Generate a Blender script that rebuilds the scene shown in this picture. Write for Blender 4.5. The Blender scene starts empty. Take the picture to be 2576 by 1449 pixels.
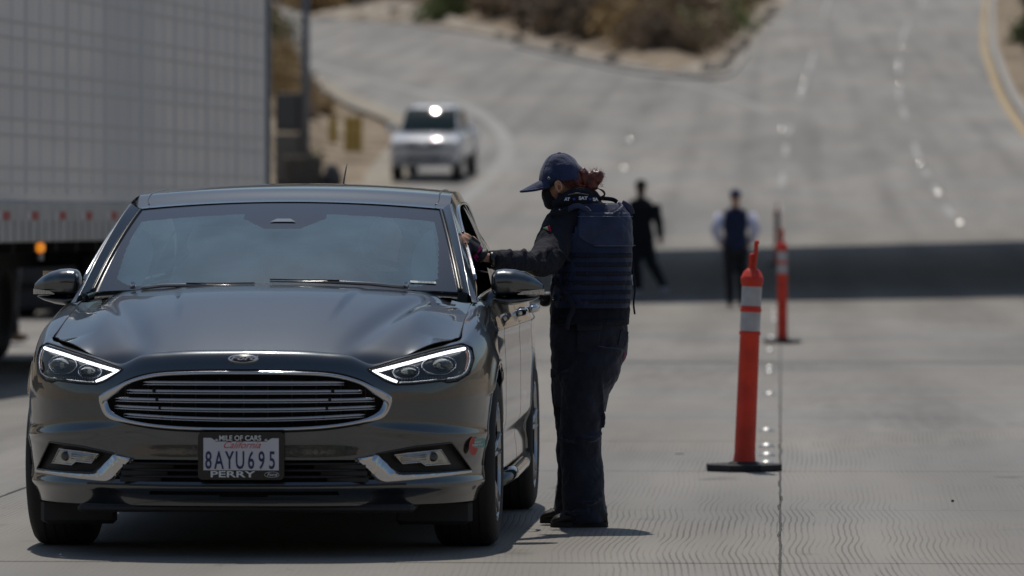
import bpy, math, random
import numpy as np
from mathutils import Vector, noise, kdtree, geometry
random.seed(7)
R = math.radians
SC = bpy.context.scene
COL = SC.collection

# ------------------------------------------------------------------ camera
FPX = 14364.0                      # focal length in 2576-wide pixels
cam_d = bpy.data.cameras.new('camera')
cam = bpy.data.objects.new('camera', cam_d); COL.objects.link(cam)
cam_d.sensor_width = 36.0
cam_d.lens = FPX / 2576 * 36
CAMZ = 1.314
cam.location = (0, 0, CAMZ)
cam.rotation_euler = (R(90) - math.atan(180.5 / FPX), 0, 0)
cam_d.clip_start = 0.5; cam_d.clip_end = 3000
cam_d.dof.use_dof = True
cam_d.dof.focus_distance = 23.6
cam_d.dof.aperture_fstop = 3.9
SC.camera = cam

# ------------------------------------------------------------------ light
SUN_EL, SUN_AZ = 66.0, -7.0        # azimuth from +Y, negative = to the left
world = bpy.data.worlds.new('World'); SC.world = world; world.use_nodes = True
nt = world.node_tree
bg = nt.nodes['Background']
sky = nt.nodes.new('ShaderNodeTexSky'); sky.sky_type = 'NISHITA'; sky.sun_disc = False
sky.sun_elevation = R(SUN_EL); sky.sun_rotation = R(SUN_AZ)
sky.air_density = 1.3; sky.dust_density = 1.1; sky.altitude = 100
nt.links.new(sky.outputs[0], bg.inputs[0]); bg.inputs[1].default_value = 0.098
sd = bpy.data.lights.new('sun', 'SUN'); sd.energy = 4.2; sd.angle = R(0.53); sd.color = (1, .94, .85)
so = bpy.data.objects.new('sun', sd); COL.objects.link(so); so.location = (0, 60, 40)
sv = Vector((math.sin(R(SUN_AZ)) * math.cos(R(SUN_EL)), math.cos(R(SUN_AZ)) * math.cos(R(SUN_EL)), math.sin(R(SUN_EL))))
so.rotation_euler = sv.to_track_quat('Z', 'Y').to_euler()
SC.view_settings.view_transform = 'Standard'; SC.view_settings.look = 'None'
SC.view_settings.exposure = -0.74; SC.view_settings.gamma = 1
SC.view_settings.use_curve_mapping = False

# ------------------------------------------------------------------ materials
MATS = {}
def mat(name, col, rough=.6, metal=0, spec=.5, coat=0, coatr=.03, var=0, vscale=8, bump=0, bscale=60, emit=None, es=1, alpha=1, sheen=0, wear=None):
    if name in MATS: return MATS[name]
    m = bpy.data.materials.new(name); m.use_nodes = True
    n = m.node_tree; b = n.nodes['Principled BSDF']; L = n.links
    b.inputs['Base Color'].default_value = (*col, 1)
    b.inputs['Roughness'].default_value = rough; b.inputs['Metallic'].default_value = metal
    b.inputs['Specular IOR Level'].default_value = spec
    b.inputs['Coat Weight'].default_value = coat; b.inputs['Coat Roughness'].default_value = coatr
    b.inputs['Sheen Weight'].default_value = sheen
    tc = n.nodes.new('ShaderNodeTexCoord')
    if var:
        no = n.nodes.new('ShaderNodeTexNoise'); no.inputs['Scale'].default_value = vscale; no.inputs['Detail'].default_value = 6
        L.new(tc.outputs['Object'], no.inputs['Vector'])
        mr = n.nodes.new('ShaderNodeMapRange'); mr.inputs[1].default_value = .3; mr.inputs[2].default_value = .7
        mr.inputs[3].default_value = 1 - var; mr.inputs[4].default_value = 1 + var
        L.new(no.outputs[0], mr.inputs[0])
        mx = n.nodes.new('ShaderNodeVectorMath'); mx.operation = 'SCALE'; mx.inputs[0].default_value = col
        L.new(mr.outputs[0], mx.inputs['Scale']); L.new(mx.outputs[0], b.inputs['Base Color'])
    if bump:
        n2 = n.nodes.new('ShaderNodeTexNoise'); n2.inputs['Scale'].default_value = bscale; n2.inputs['Detail'].default_value = 4
        L.new(tc.outputs['Object'], n2.inputs['Vector'])
        bp = n.nodes.new('ShaderNodeBump'); bp.inputs['Strength'].default_value = bump; bp.inputs['Distance'].default_value = .01
        L.new(n2.outputs[0], bp.inputs['Height']); L.new(bp.outputs[0], b.inputs['Normal'])
    if emit:
        b.inputs['Emission Color'].default_value = (*emit, 1); b.inputs['Emission Strength'].default_value = es
    MATS[name] = m
    return m

def glass_mat(name, tint, base_refl=1.6, film=0.0, filmcol=(.5, .55, .6), rough=.02):
    m = bpy.data.materials.new(name); m.use_nodes = True
    n = m.node_tree; L = n.links; n.nodes.clear()
    out = n.nodes.new('ShaderNodeOutputMaterial')
    tr = n.nodes.new('ShaderNodeBsdfTransparent'); tr.inputs[0].default_value = (*tint, 1)
    gl = n.nodes.new('ShaderNodeBsdfGlossy'); gl.inputs['Roughness'].default_value = rough
    fr = n.nodes.new('ShaderNodeFresnel'); fr.inputs[0].default_value = base_refl
    mx = n.nodes.new('ShaderNodeMixShader')
    L.new(fr.outputs[0], mx.inputs[0]); L.new(tr.outputs[0], mx.inputs[1]); L.new(gl.outputs[0], mx.inputs[2])
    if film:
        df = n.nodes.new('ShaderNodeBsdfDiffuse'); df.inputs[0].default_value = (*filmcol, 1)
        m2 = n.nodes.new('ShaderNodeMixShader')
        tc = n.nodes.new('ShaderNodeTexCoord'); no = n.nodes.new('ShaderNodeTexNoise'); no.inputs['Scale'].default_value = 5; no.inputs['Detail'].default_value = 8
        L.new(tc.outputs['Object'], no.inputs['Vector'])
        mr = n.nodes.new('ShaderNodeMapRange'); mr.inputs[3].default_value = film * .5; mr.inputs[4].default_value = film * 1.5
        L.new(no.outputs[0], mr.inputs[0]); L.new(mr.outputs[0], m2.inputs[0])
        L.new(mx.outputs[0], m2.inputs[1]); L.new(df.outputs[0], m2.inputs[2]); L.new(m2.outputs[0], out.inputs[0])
    else: L.new(mx.outputs[0], out.inputs[0])
    MATS[name] = m
    return m

# ------------------------------------------------------------------ mesh helpers
def link(name, me, material=None, parent=None, smooth=True, label=None):
    o = bpy.data.objects.new(name, me); COL.objects.link(o)
    if material is not None:
        for mm in (material if isinstance(material, (list, tuple)) else [material]): me.materials.append(mm)
    if smooth and len(me.polygons): me.polygons.foreach_set('use_smooth', [True] * len(me.polygons))
    if parent: o.parent = parent
    if label: o['label'] = label
    return o
def mk(name, V, F, material=None, parent=None, smooth=True, label=None, auto=None):
    me = bpy.data.meshes.new(name); me.from_pydata([tuple(v) for v in V], [], [tuple(f) for f in F]); me.update()
    o = link(name, me, material, parent, smooth, label)
    if auto: me.set_sharp_from_angle(angle=R(auto))
    return o
def empty(name, loc=(0, 0, 0), rz=0):
    o = bpy.data.objects.new(name, None); COL.objects.link(o); o.location = loc; o.rotation_euler = (0, 0, rz)
    o.empty_display_size = .2
    return o
def tag(o, label=None, cat=None, group=None, kind=None):
    if label: o['label'] = label
    if cat: o['category'] = cat
    if group: o['group'] = group
    if kind: o['kind'] = kind
    return o
class G:                                   # geometry bag
    def __init__(s): s.V = []; s.F = []
    def add(s, V, F):
        k = len(s.V); s.V += [tuple(v) for v in V]; s.F += [tuple(i + k for i in f) for f in F]; return s
    def grid(s, nu, nv, fn, closeu=False, keep=None, flip=False):
        V = [fn(i / (nu if closeu else nu - 1), j / (nv - 1)) for j in range(nv) for i in range(nu)]
        F = []
        for j in range(nv - 1):
            for i in range(nu if closeu else nu - 1):
                i2 = (i + 1) % nu
                if keep and not keep(i / (nu - 1), j / (nv - 1)): continue
                q = (j * nu + i, j * nu + i2, (j + 1) * nu + i2, (j + 1) * nu + i)
                F.append(q[::-1] if flip else q)
        return s.add(V, F)
    def box(s, c, d, rz=0, taper=1):
        x, y, z = [a / 2 for a in d]; V = []
        cr, sr = math.cos(rz), math.sin(rz)
        for sz in (-1, 1):
            t = taper if sz > 0 else 1
            for sx, sy in ((-1, -1), (1, -1), (1, 1), (-1, 1)):
                px, py = sx * x * t, sy * y * t
                V.append((c[0] + px * cr - py * sr, c[1] + px * sr + py * cr, c[2] + sz * z))
        return s.add(V, [(3, 2, 1, 0), (4, 5, 6, 7), (0, 1, 5, 4), (1, 2, 6, 5), (2, 3, 7, 6), (3, 0, 4, 7)])
    def rbox(s, c, d, b=.01, rz=0):        # bevelled box
        x, y, z = [a / 2 for a in d]; cr, sr = math.cos(rz), math.sin(rz); V = []; F = []
        rings = [(-z, b), (-z + b, 0), (z - b, 0), (z, b)]
        for zz, i in rings:
            X, Y = x - i, y - i
            for px, py in ((-X + b, -Y), (X - b, -Y), (X, -Y + b), (X, Y - b), (X - b, Y), (-X + b, Y), (-X, Y - b), (-X, -Y + b)):
                V.append((c[0] + px * cr - py * sr, c[1] + px * sr + py * cr, c[2] + zz))
        for k in range(3):
            for i in range(8): F.append((k * 8 + i, k * 8 + (i + 1) % 8, k * 8 + 8 + (i + 1) % 8, k * 8 + 8 + i))
        F.append(tuple(range(7, -1, -1))); F.append(tuple(range(24, 32)))
        return s.add(V, F)
    def tube(s, P, r, n=12, closed=False, caps=True, flat=1.0, up=None):
        P = [Vector(p) for p in P]; m = len(P); V = []; F = []
        rr = r if isinstance(r, list) else [r] * m
        nrm = None
        for i, p in enumerate(P):
            a = P[(i - 1) % m] if (closed or i > 0) else p
            b = P[(i + 1) % m] if (closed or i < m - 1) else p
            t = (b - a).normalized()
            if up is not None: nrm = Vector(up)
            elif nrm is None: nrm = Vector((0, 0, 1)) if abs(t.z) < .9 else Vector((1, 0, 0))
            s1 = t.cross(nrm).normalized(); n1 = s1.cross(t).normalized(); nrm = n1
            ra = rr[i]
            if isinstance(ra, tuple): ra, rb = ra
            else: rb = ra * flat
            for k in range(n):
                w = 2 * math.pi * k / n
                V.append(p + s1 * math.cos(w) * ra + n1 * math.sin(w) * rb)
        for i in range(m if closed else m - 1):
            j = (i + 1) % m
            for k in range(n): F.append((i * n + k, i * n + (k + 1) % n, j * n + (k + 1) % n, j * n + k))
        if caps and not closed:
            F.append(tuple(range(n - 1, -1, -1))); F.append(tuple((m - 1) * n + k for k in range(n)))
        return s.add(V, F)
    def lathe(s, prof, n=32, axis='z', c=(0, 0, 0), caps=True):
        V = []; F = []
        for r_, h in prof:
            for k in range(n):
                w = 2 * math.pi * k / n; a, b = r_ * math.cos(w), r_ * math.sin(w)
                p = (a, b, h) if axis == 'z' else ((h, a, b) if axis == 'x' else (a, h, b))
                V.append((p[0] + c[0], p[1] + c[1], p[2] + c[2]))
        for i in range(len(prof) - 1):
            for k in range(n): F.append((i * n + k, i * n + (k + 1) % n, (i + 1) * n + (k + 1) % n, (i + 1) * n + k))
        if caps:
            F.append(tuple(range(n - 1, -1, -1))); F.append(tuple((len(prof) - 1) * n + k for k in range(n)))
        return s.add(V, F)
    def ell(s, c, r, nu=20, nv=14, rot=None):
        def fn(u, v):
            a = 2 * math.pi * u; b = math.pi * (v - .5)
            p = Vector((r[0] * math.cos(b) * math.cos(a), r[1] * math.cos(b) * math.sin(a), r[2] * math.sin(b)))
            if rot: p = rot @ p
            return p + Vector(c)
        return s.grid(nu, nv, fn, closeu=True)
    def loft(s, secs, n=28, e=2.2, ry=0, caps=True):   # secs: (cx,cy,z,a,b[,tiltx]) horizontal rounded sections
        V = []; F = []
        for sec in secs:
            cx, cy, z, a, b = sec[:5]; tl = sec[5] if len(sec) > 5 else 0
            for k in range(n):
                w = 2 * math.pi * k / n; cw, sw = math.cos(w), math.sin(w)
                x = a * math.copysign(abs(cw) ** (2 / e), cw); y = b * math.copysign(abs(sw) ** (2 / e), sw)
                X = x * math.cos(ry) - y * math.sin(ry); Y = x * math.sin(ry) + y * math.cos(ry)
                V.append((cx + X, cy + Y, z + tl * X))
        for i in range(len(secs) - 1):
            for k in range(n): F.append((i * n + k, i * n + (k + 1) % n, (i + 1) * n + (k + 1) % n, (i + 1) * n + k))
        if caps:
            F.append(tuple(range(n - 1, -1, -1))); F.append(tuple((len(secs) - 1) * n + k for k in range(n)))
        return s.add(V, F)
    def prism(s, poly, h0, h1, to3=lambda a, b, h: (a, h, b)):
        n = len(poly); V = [to3(a, b, h0) for a, b in poly] + [to3(a, b, h1) for a, b in poly]
        F = [tuple(range(n)), tuple(range(2 * n - 1, n - 1, -1))] + [(i, (i + 1) % n, n + (i + 1) % n, n + i)[::-1] for i in range(n)]
        return s.add(V, F)
    def mk(s, name, material=None, parent=None, smooth=True, label=None, auto=None):
        return mk(name, s.V, s.F, material, parent, smooth, label, auto)

def lerp(a, b, t): return a + (b - a) * t
def interp(x, pts):
    if x <= pts[0][0]: return pts[0][1]
    for (a, b), (c, d) in zip(pts, pts[1:]):
        if x <= c: return b + (d - b) * (x - a) / (c - a)
    return pts[-1][1]
def sstep(a, b, x):
    t = min(1, max(0, (x - a) / (b - a))); return t * t * (3 - 2 * t)
def catmull(P, t):                          # t in [0, len-1]
    n = len(P); i = min(int(t), n - 2); f = t - i
    p0 = P[max(i - 1, 0)]; p1 = P[i]; p2 = P[i + 1]; p3 = P[min(i + 2, n - 1)]
    return tuple(.5 * ((2 * b) + (c - a) * f + (2 * a - 5 * b + 4 * c - d) * f * f + (3 * b - a - 3 * c + d) * f ** 3) for a, b, c, d in zip(p0, p1, p2, p3))
def smoothpath(P, n):
    return [catmull(P, (len(P) - 1) * i / (n - 1)) for i in range(n)]
def inpoly(x, y, poly):
    c = False; j = len(poly) - 1
    for i in range(len(poly)):
        xi, yi = poly[i]; xj, yj = poly[j]
        if (yi > y) != (yj > y) and x < (xj - xi) * (y - yi) / (yj - yi) + xi: c = not c
        j = i
    return c
def textmesh(name, txt, size, material, parent, loc, rot, sx=1, shear=0, bold=0, ext=.0006, align='CENTER'):
    cu = bpy.data.curves.new(name, 'FONT'); cu.body = txt; cu.size = size; cu.align_x = align; cu.align_y = 'CENTER'
    cu.shear = shear; cu.offset = bold; cu.extrude = ext; cu.resolution_u = 3
    t = bpy.data.objects.new(name + '_tmp', cu); COL.objects.link(t)
    bpy.context.view_layer.update()
    me = bpy.data.meshes.new_from_object(t.evaluated_get(bpy.context.evaluated_depsgraph_get()))
    bpy.data.objects.remove(t); bpy.data.curves.remove(cu)
    me.materials.clear()
    for v in me.vertices: v.co.x *= sx
    o = link(name, me, material, parent, smooth=False); o.location = loc; o.rotation_euler = rot
    return o
def copy_tree(o, parent=None):
    c = o.copy(); COL.objects.link(c); c.parent = parent
    for ch in list(o.children): copy_tree(ch, c)
    return c

ORD = ['first', 'second', 'third', 'fourth', 'fifth', 'sixth', 'seventh', 'eighth', 'ninth', 'tenth', 'eleventh', 'twelfth', 'thirteenth', 'fourteenth', 'fifteenth', 'sixteenth', 'seventeenth', 'eighteenth', 'nineteenth', 'twentieth', 'twenty-first', 'twenty-second']
# ------------------------------------------------------------------ terrain
def H(Y):                                    # height of the road along the view
    if Y < 75: return 0.0
    if Y < 150: return .0004 * (Y - 75) ** 2
    return 2.25 + .06 * (Y - 150)
def ground_at(px, py, lift=0.0):             # where the sight line of a measured point meets the road
    lo, hi = 5.0, 600.0
    f = lambda Y: (CAMZ - (py - 544) / FPX * Y) - H(Y) - lift
    for _ in range(50):
        m = (lo + hi) / 2
        if f(m) > 0: lo = m
        else: hi = m
    return ((px - 1288) / FPX * lo, lo)
TH = math.atan(.047)                         # direction of the lanes
def road_uv(x, y): return x * math.cos(TH) - y * math.sin(TH), x * math.sin(TH) + y * math.cos(TH)
def road_xy(u, v): return u * math.cos(TH) + v * math.sin(TH), -u * math.sin(TH) + v * math.cos(TH)

left_px = [(920, 462), (918, 440), (950, 400), (985, 360), (1010, 322), (960, 296), (880, 268), (815, 232), (780, 180), (752, 128), (727, 75), (703, 28), (670, -10), (600, -60)]
isl_px = [(640, -60), (690, -5), (722, 14), (790, 45), (1000, 57), (1200, 86), (1450, 142), (1560, 166), (1700, 182), (1800, 188), (1832, 178), (1880, 122), (1930, 60), (1985, 0), (2060, -70), (2110, -130)]
right_px = [(2560, -130), (2512, -70), (2490, 0), (2487, 59), (2489, 117), (2500, 156), (2522, 219), (2552, 273), (2600, 336), (2660, 390), (2760, 460)]
left_w = [ground_at(*p) for p in left_px]; isl_w = [ground_at(*p) for p in isl_px]; right_w = [ground_at(*p) for p in right_px]
PAVE = [(-26, 87.2), (-26, 100), (-14, 118), (-9, 130)] + left_w + isl_w + right_w + [(18, 150), (26, 120), (26, 87.2)]

def concrete_material():
    m = bpy.data.materials.new('grooved_concrete'); m.use_nodes = True; MATS['conc'] = m
    n = m.node_tree; L = n.links; b = n.nodes['Principled BSDF']; N = n.nodes.new
    geo = N('ShaderNodeNewGeometry')
    mp = N('ShaderNodeMapping'); mp.inputs['Rotation'].default_value = (0, 0, TH)
    L.new(geo.outputs['Position'], mp.inputs['Vector'])
    sep = N('ShaderNodeSeparateXYZ'); L.new(mp.outputs[0], sep.inputs[0])
    def nz(scale, det=4, vs=(1, 1, 1), rough=.5):
        q = N('ShaderNodeMapping'); q.inputs['Scale'].default_value = vs; L.new(mp.outputs[0], q.inputs[0])
        t = N('ShaderNodeTexNoise'); t.inputs['Scale'].default_value = scale; t.inputs['Detail'].default_value = det; t.inputs['Roughness'].default_value = rough
        L.new(q.outputs[0], t.inputs['Vector']); return t.outputs[0]
    def math_(op, a, b_=None, c=None, clamp=False):
        t = N('ShaderNodeMath'); t.operation = op; t.use_clamp = clamp
        for i, v in enumerate((a, b_, c)):
            if v is None: continue
            if isinstance(v, (int, float)): t.inputs[i].default_value = v
            else: L.new(v, t.inputs[i])
        return t.outputs[0]
    def mr(v, a, b_, c, d):
        t = N('ShaderNodeMapRange'); L.new(v, t.inputs[0])
        for i, q in enumerate((a, b_, c, d)): t.inputs[i + 1].default_value = q
        return t.outputs[0]
    # tining grooves, wavering along the lane
    wob = nz(1.0, 1, (.18, .42, 1)); wob2 = nz(1.0, 2, (.9, .95, 1))
    u = math_('ADD', sep.outputs[0], math_('MULTIPLY', math_('SUBTRACT', wob, .5), .14))
    u = math_('ADD', u, math_('MULTIPLY', math_('SUBTRACT', wob2, .5), .042))
    fr = math_('FRACT', math_('DIVIDE', u, .026))
    groove = mr(math_('ABSOLUTE', math_('SUBTRACT', fr, .5)), .07, .20, 1, 0)
    brk = mr(nz(9, 3, (1, .07, 1)), .38, .56, .1, 1)
    area = mr(nz(.35, 4, (1, .22, 1)), .42, .62, .10, 1)
    groove = math_('MULTIPLY', math_('MULTIPLY', groove, brk), area)
    big = nz(.12, 5, (1, .35, 1)); mid = nz(1.3, 5, (1, .25, 1)); fine = nz(70, 5, (1, 1, 1), .7); strk = nz(1.1, 4, (1, .04, 1))
    v1 = mr(big, .3, .7, .80, 1.14); v2 = mr(mid, .3, .7, .93, 1.06); v3 = mr(fine, .25, .75, .88, 1.12); v4 = mr(strk, .35, .65, .84, 1.07)
    # tyre tracks: darker bands along the lane
    lane = math_('FRACT', math_('DIVIDE', math_('ADD', sep.outputs[0], 36.5), 3.65))
    t1 = mr(math_('ABSOLUTE', math_('SUBTRACT', math_('ABSOLUTE', math_('SUBTRACT', lane, .5)), .235)), .02, .11, 1, 0)
    trk = math_('MULTIPLY', t1, mr(nz(.5, 4, (1, .12, 1)), .35, .7, .02, .26))
    val = math_('MULTIPLY', math_('MULTIPLY', v1, v2), math_('MULTIPLY', v3, v4))
    val = math_('MULTIPLY', val, math_('SUBTRACT', 1, trk))
    # dark stains and spots
    sp = math_('MAXIMUM', mr(nz(2.2, 3, (1, .5, 1)), .66, .74, 0, .3), math_('MAXIMUM', mr(nz(16, 2), .745, .80, 0, .5), math_('MULTIPLY', mr(nz(5, 4, (1, .45, 1), .7), .60, .70, 0, .34), mr(math_('ABSOLUTE', math_('SUBTRACT', lane, .5)), .05, .16, 1, 0))))
    val = math_('MULTIPLY', val, math_('SUBTRACT', 1, sp))
    val = math_('MULTIPLY', val, math_('SUBTRACT', 1, math_('MULTIPLY', groove, .52)))
    cr = N('ShaderNodeMix'); cr.data_type = 'RGBA'; cr.inputs[6].default_value = (.292, .268, .236, 1); cr.inputs[7].default_value = (.255, .246, .232, 1)
    L.new(mr(nz(.25, 3), .35, .65, 0, 1), cr.inputs[0])
    vm = N('ShaderNodeVectorMath'); vm.operation = 'SCALE'; L.new(cr.outputs[2], vm.inputs[0]); L.new(val, vm.inputs['Scale'])
    L.new(vm.outputs[0], b.inputs['Base Color'])
    b.inputs['Roughness'].default_value = .72; b.inputs['Specular IOR Level'].default_value = .35
    bp = N('ShaderNodeBump'); bp.inputs['Strength'].default_value = .5; bp.inputs['Distance'].default_value = .004
    L.new(math_('SUBTRACT', math_('MULTIPLY', fine, .5), groove), bp.inputs['Height']); L.new(bp.outputs[0], b.inputs['Normal'])
    return m
CONC = concrete_material()
def dirt_material(name, c1, c2, sc=.6):
    m = bpy.data.materials.new(name); m.use_nodes = True
    n = m.node_tree; L = n.links; b = n.nodes['Principled BSDF']
    geo = n.nodes.new('ShaderNodeNewGeometry'); no = n.nodes.new('ShaderNodeTexNoise'); no.inputs['Scale'].default_value = sc; no.inputs['Detail'].default_value = 8
    no.inputs['Roughness'].default_value = .65
    L.new(geo.outputs['Position'], no.inputs['Vector'])
    cr = n.nodes.new('ShaderNodeValToRGB'); cr.color_ramp.elements[0].position = .38; cr.color_ramp.elements[1].position = .62
    cr.color_ramp.elements[0].color = (*c1, 1); cr.color_ramp.elements[1].color = (*c2, 1)
    L.new(no.outputs[0], cr.inputs[0]); L.new(cr.outputs[0], b.inputs['Base Color']); b.inputs['Roughness'].default_value = .95
    b.inputs['Specular IOR Level'].default_value = .1
    bp = n.nodes.new('ShaderNodeBump'); bp.inputs['Distance'].default_value = .1; L.new(no.outputs[0], bp.inputs['Height']); L.new(bp.outputs[0], b.inputs['Normal'])
    return m
DIRT = dirt_material('dry_earth', (.17, .13, .09), (.38, .31, .23))
PALE = dirt_material('pale_rubble', (.26, .22, .18), (.48, .43, .36), 1.5)

def polydist(X, Y, poly):
    P = np.array(poly); Q = np.roll(P, -1, 0); d = np.full(X.shape, 1e9); ins = np.zeros(X.shape, bool)
    for (x1, y1), (x2, y2) in zip(P, Q):
        dx, dy = x2 - x1, y2 - y1; t = np.clip(((X - x1) * dx + (Y - y1) * dy) / (dx * dx + dy * dy + 1e-9), 0, 1)
        d = np.minimum(d, np.hypot(X - x1 - t * dx, Y - y1 - t * dy))
        cond = ((y1 > Y) != (y2 > Y)) & (X < (x2 - x1) * (Y - y1) / (y2 - y1 + 1e-12) + x1); ins ^= cond
    return np.where(ins, -d, d)
def bank(d, X, Y):
    return .28 * max(0, min(d, 26) - 1.6) * (1 if X > -2 else 1.15) if Y > 120 else .25 * max(0, min(d, 14) - 2)
def terrain_z(X, Y):
    if Y < 86:
        out = max(abs(X) - 27, 0) if Y > -40 else 0
        d = out
        return -.16 + min(.12 * out, 6) * sstep(0, 10, out) + .6 * sstep(0, 12, out) * noise.noise((X * .05, Y * .05, 0))
    d = float(polydist(np.array([X]), np.array([Y]), PAVE)[0])
    if d <= 0: return H(Y) - .16
    return H(Y) - .10 * (1 - sstep(.5, 2, d)) + bank(d, X, Y) + .7 * sstep(2, 8, d) * noise.noise((X * .12, Y * .07, 3)) * 1.2
xs = list(np.concatenate([np.arange(-400, -60, 20), np.arange(-60, -30, 4), np.arange(-30, 30, 1.0), np.arange(30, 60, 4), np.arange(60, 401, 20)]))
ys = list(np.concatenate([np.arange(-400, -40, 20), np.arange(-40, 84, 5), np.arange(84, 200, 2.0), np.arange(200, 440, 4), np.arange(440, 1201, 40)]))
V = []
for y in ys:
    for x in xs:
        z = terrain_z(x, y)
        if y < -28: z += (34 * sstep(-28, -120, y) + 10 * sstep(-120, -300, y)) * (1 + .5 * noise.noise((x * .02, y * .02, 5)))
        if abs(x) > 60: z += .10 * (abs(x) - 60) * sstep(-60, 40, y)
        if y > 440: z += .05 * (y - 440)
        V.append((x, y, z))
nx = len(xs); F = [(j * nx + i, j * nx + i + 1, (j + 1) * nx + i + 1, (j + 1) * nx + i) for j in range(len(ys) - 1) for i in range(nx - 1)]
tag(mk('ground', V, F, DIRT), kind='structure')

# paved ramp: constrained triangulation of the outline
pts = [Vector(p) for p in PAVE]; ne = len(pts)
P2 = list(pts)
gx, gy = np.meshgrid(np.arange(-30, 40, 3.0), np.arange(89, 470, 3.0)); dd = polydist(gx, gy, PAVE)
for x, y, d in zip(gx.ravel(), gy.ravel(), dd.ravel()):
    if d < -.8: P2.append(Vector((float(x), float(y))))
ov, oe, of, *_ = geometry.delaunay_2d_cdt(P2, [(i, (i + 1) % ne) for i in range(ne)], [], 1, 1e-5)
keep = []
for f in of:
    cx = sum(ov[i].x for i in f) / len(f); cy = sum(ov[i].y for i in f) / len(f)
    if inpoly(cx, cy, PAVE): keep.append(f)
tag(mk('ramp_road', [(v.x, v.y, H(v.y) + .006) for v in ov], keep, CONC), kind='structure')

# plaza slabs, one object each, recessed joints
MATS['joint'] = mat('joint_filler', (.075, .07, .065), .9)
plaza = empty('plaza_pavement'); tag(plaza, kind='structure')
SW, SL = 3.65, 3.92
slab_me = None
base = G().box((0, 0, -.1), (2 * 7 * SW, 80, .12)); 
bo = base.mk('joint_base', MATS['joint'], plaza, smooth=False); bo.rotation_euler = (0, 0, -TH); bo.location = (*road_xy(0, 50), 0)
VS0 = 21.62 - 3 * SL
for iu in range(-7, 7):
    for iv in range(20):
        if slab_me is None:
            o = G().rbox((0, 0, -.06), (SW - .004, SL - .030, .12), .003).mk('slab', CONC, plaza, smooth=False); slab_me = o.data
        else:
            o = bpy.data.objects.new('slab', slab_me); COL.objects.link(o); o.parent = plaza
        v = VS0 + (iv + .5) * SL
        x, y = road_xy((iu + .5) * SW, v)
        o.location = (x, y, H(y) + random.uniform(-.0012, .0012)); o.rotation_euler = (max(0, .0008 * (y - 75)), 0, -TH)
SEAL = mat('joint_sealant', (.055, .052, .048), .85, var=.3, vscale=30)
for iu in (-1, 0, 1, 2):
    V = []; F = []; n_ = 900
    for i in range(n_ + 1):
        v = 12 + 70 * (i / n_) ** 1.3; uu = iu * SW + .010 * noise.noise((v * 1.3, iu * 9, 0)) + .006 * noise.noise((v * 5, iu * 9, 4)); w = .0045 + .0035 * abs(noise.noise((v * 3, 7, iu)))
        for q in (-w, w): x, y = road_xy(uu + q, v); V.append((x, y, H(y) + .0022))
    F = [(2 * i, 2 * i + 1, 2 * i + 3, 2 * i + 2) for i in range(n_)]
    mk('joint_sealant', V, F, SEAL, plaza, smooth=False)
V = []; F = []
for i in range(41):
    u_ = -8 + 20 * i / 40; 
    for q in (-.42, .42): x, y = road_xy(u_, 51.7 + q * (1 + .08 * noise.noise((u_ * .7, q * 9, 2)))); V.append((x, y, H(y) + .004))
F = [(2 * i, 2 * i + 2, 2 * i + 3, 2 * i + 1) for i in range(40)]
mk('repair_band', V, F, mat('patched_concrete', (.20, .192, .18), .8, var=.15, vscale=4), plaza, smooth=False)
# strips that close the paving beside and behind the slabs
tag(G().box((0, -10, -.05), (120, 40, .1)).mk('forecourt', CONC, None, smooth=False), kind='structure')

# painted lane lines and kerbs on the ramp -----------------------------------
WPAINT = mat('worn_white_paint', (.36, .355, .34), .7, var=.2, vscale=2)
YPAINT = mat('yellow_paint', (.44, .30, .12), .7, var=.15, vscale=2)
def strip(name, path, w, material, lift, parent=None, h=0.0):
    P = [Vector((p[0], p[1])) for p in path]; g = G(); V = []; F = []
    for i, p in enumerate(P):
        t = (P[min(i + 1, len(P) - 1)] - P[max(i - 1, 0)]).normalized(); nrm = Vector((t.y, -t.x))
        for s_ in (-1, 1):
            q = p + nrm * s_ * w / 2
            V.append((q.x, q.y, H(q.y) + lift + h))
            if h: V.append((q.x, q.y, H(q.y) - .05))
    k = 4 if h else 2
    for i in range(len(P) - 1):
        a = i * k; b = a + k
        if h: F += [(a, b, b + 2, a + 2), (a + 1, a, a + 2, a + 3)[::-1] if i == 0 else (a, a + 1, b + 1, b), (a + 2, b + 2, b + 3, a + 3)]
        else: F.append((a, b, b + 1, a + 1))
    return mk(name, V, F, material, parent, smooth=False)
def dens(px, n=60): return [ground_at(*p) for p in smoothpath(px, n)]
yellow = dens([(2470, -90), (2478, 0), (2474, 59), (2475, 117), (2486, 156), (2508, 219), (2536, 273), (2580, 336), (2650, 410)], 70)
marks = empty('lane_markings'); tag(marks, kind='structure')
strip('edge_line', yellow, .24, YPAINT, .008, marks)
FAINT = mat('worn_edge_paint', (.315, .305, .285), .8, var=.15, vscale=1)
strip('edge_line', dens([(690, 100), (745, 150), (790, 163), (900, 192), (1040, 228), (1150, 258), (1215, 290), (1262, 335), (1275, 385), (1250, 430), (1205, 470), (1150, 515)], 70), .45, FAINT, .008, marks)
strip('edge_line', dens([(1000, 60), (1200, 96), (1450, 152), (1560, 180), (1700, 205), (1830, 240), (1940, 285)], 60), .3, FAINT, .008, marks)
strip('kerb', dens([(2530, -90), (2500, 0), (2497, 59), (2500, 117), (2512, 156), (2536, 219), (2566, 273), (2612, 336)], 60), .28, mat('kerb_concrete', (.36, .34, .31), .85, var=.15), 0, marks, h=.14)
strip('kerb', dens([(1300, 118), (1480, 160), (1600, 186), (1700, 196), (1800, 199), (1840, 184), (1880, 135)], 60), .25, MATS['kerb_concrete'], 0, marks, h=.13)
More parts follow.
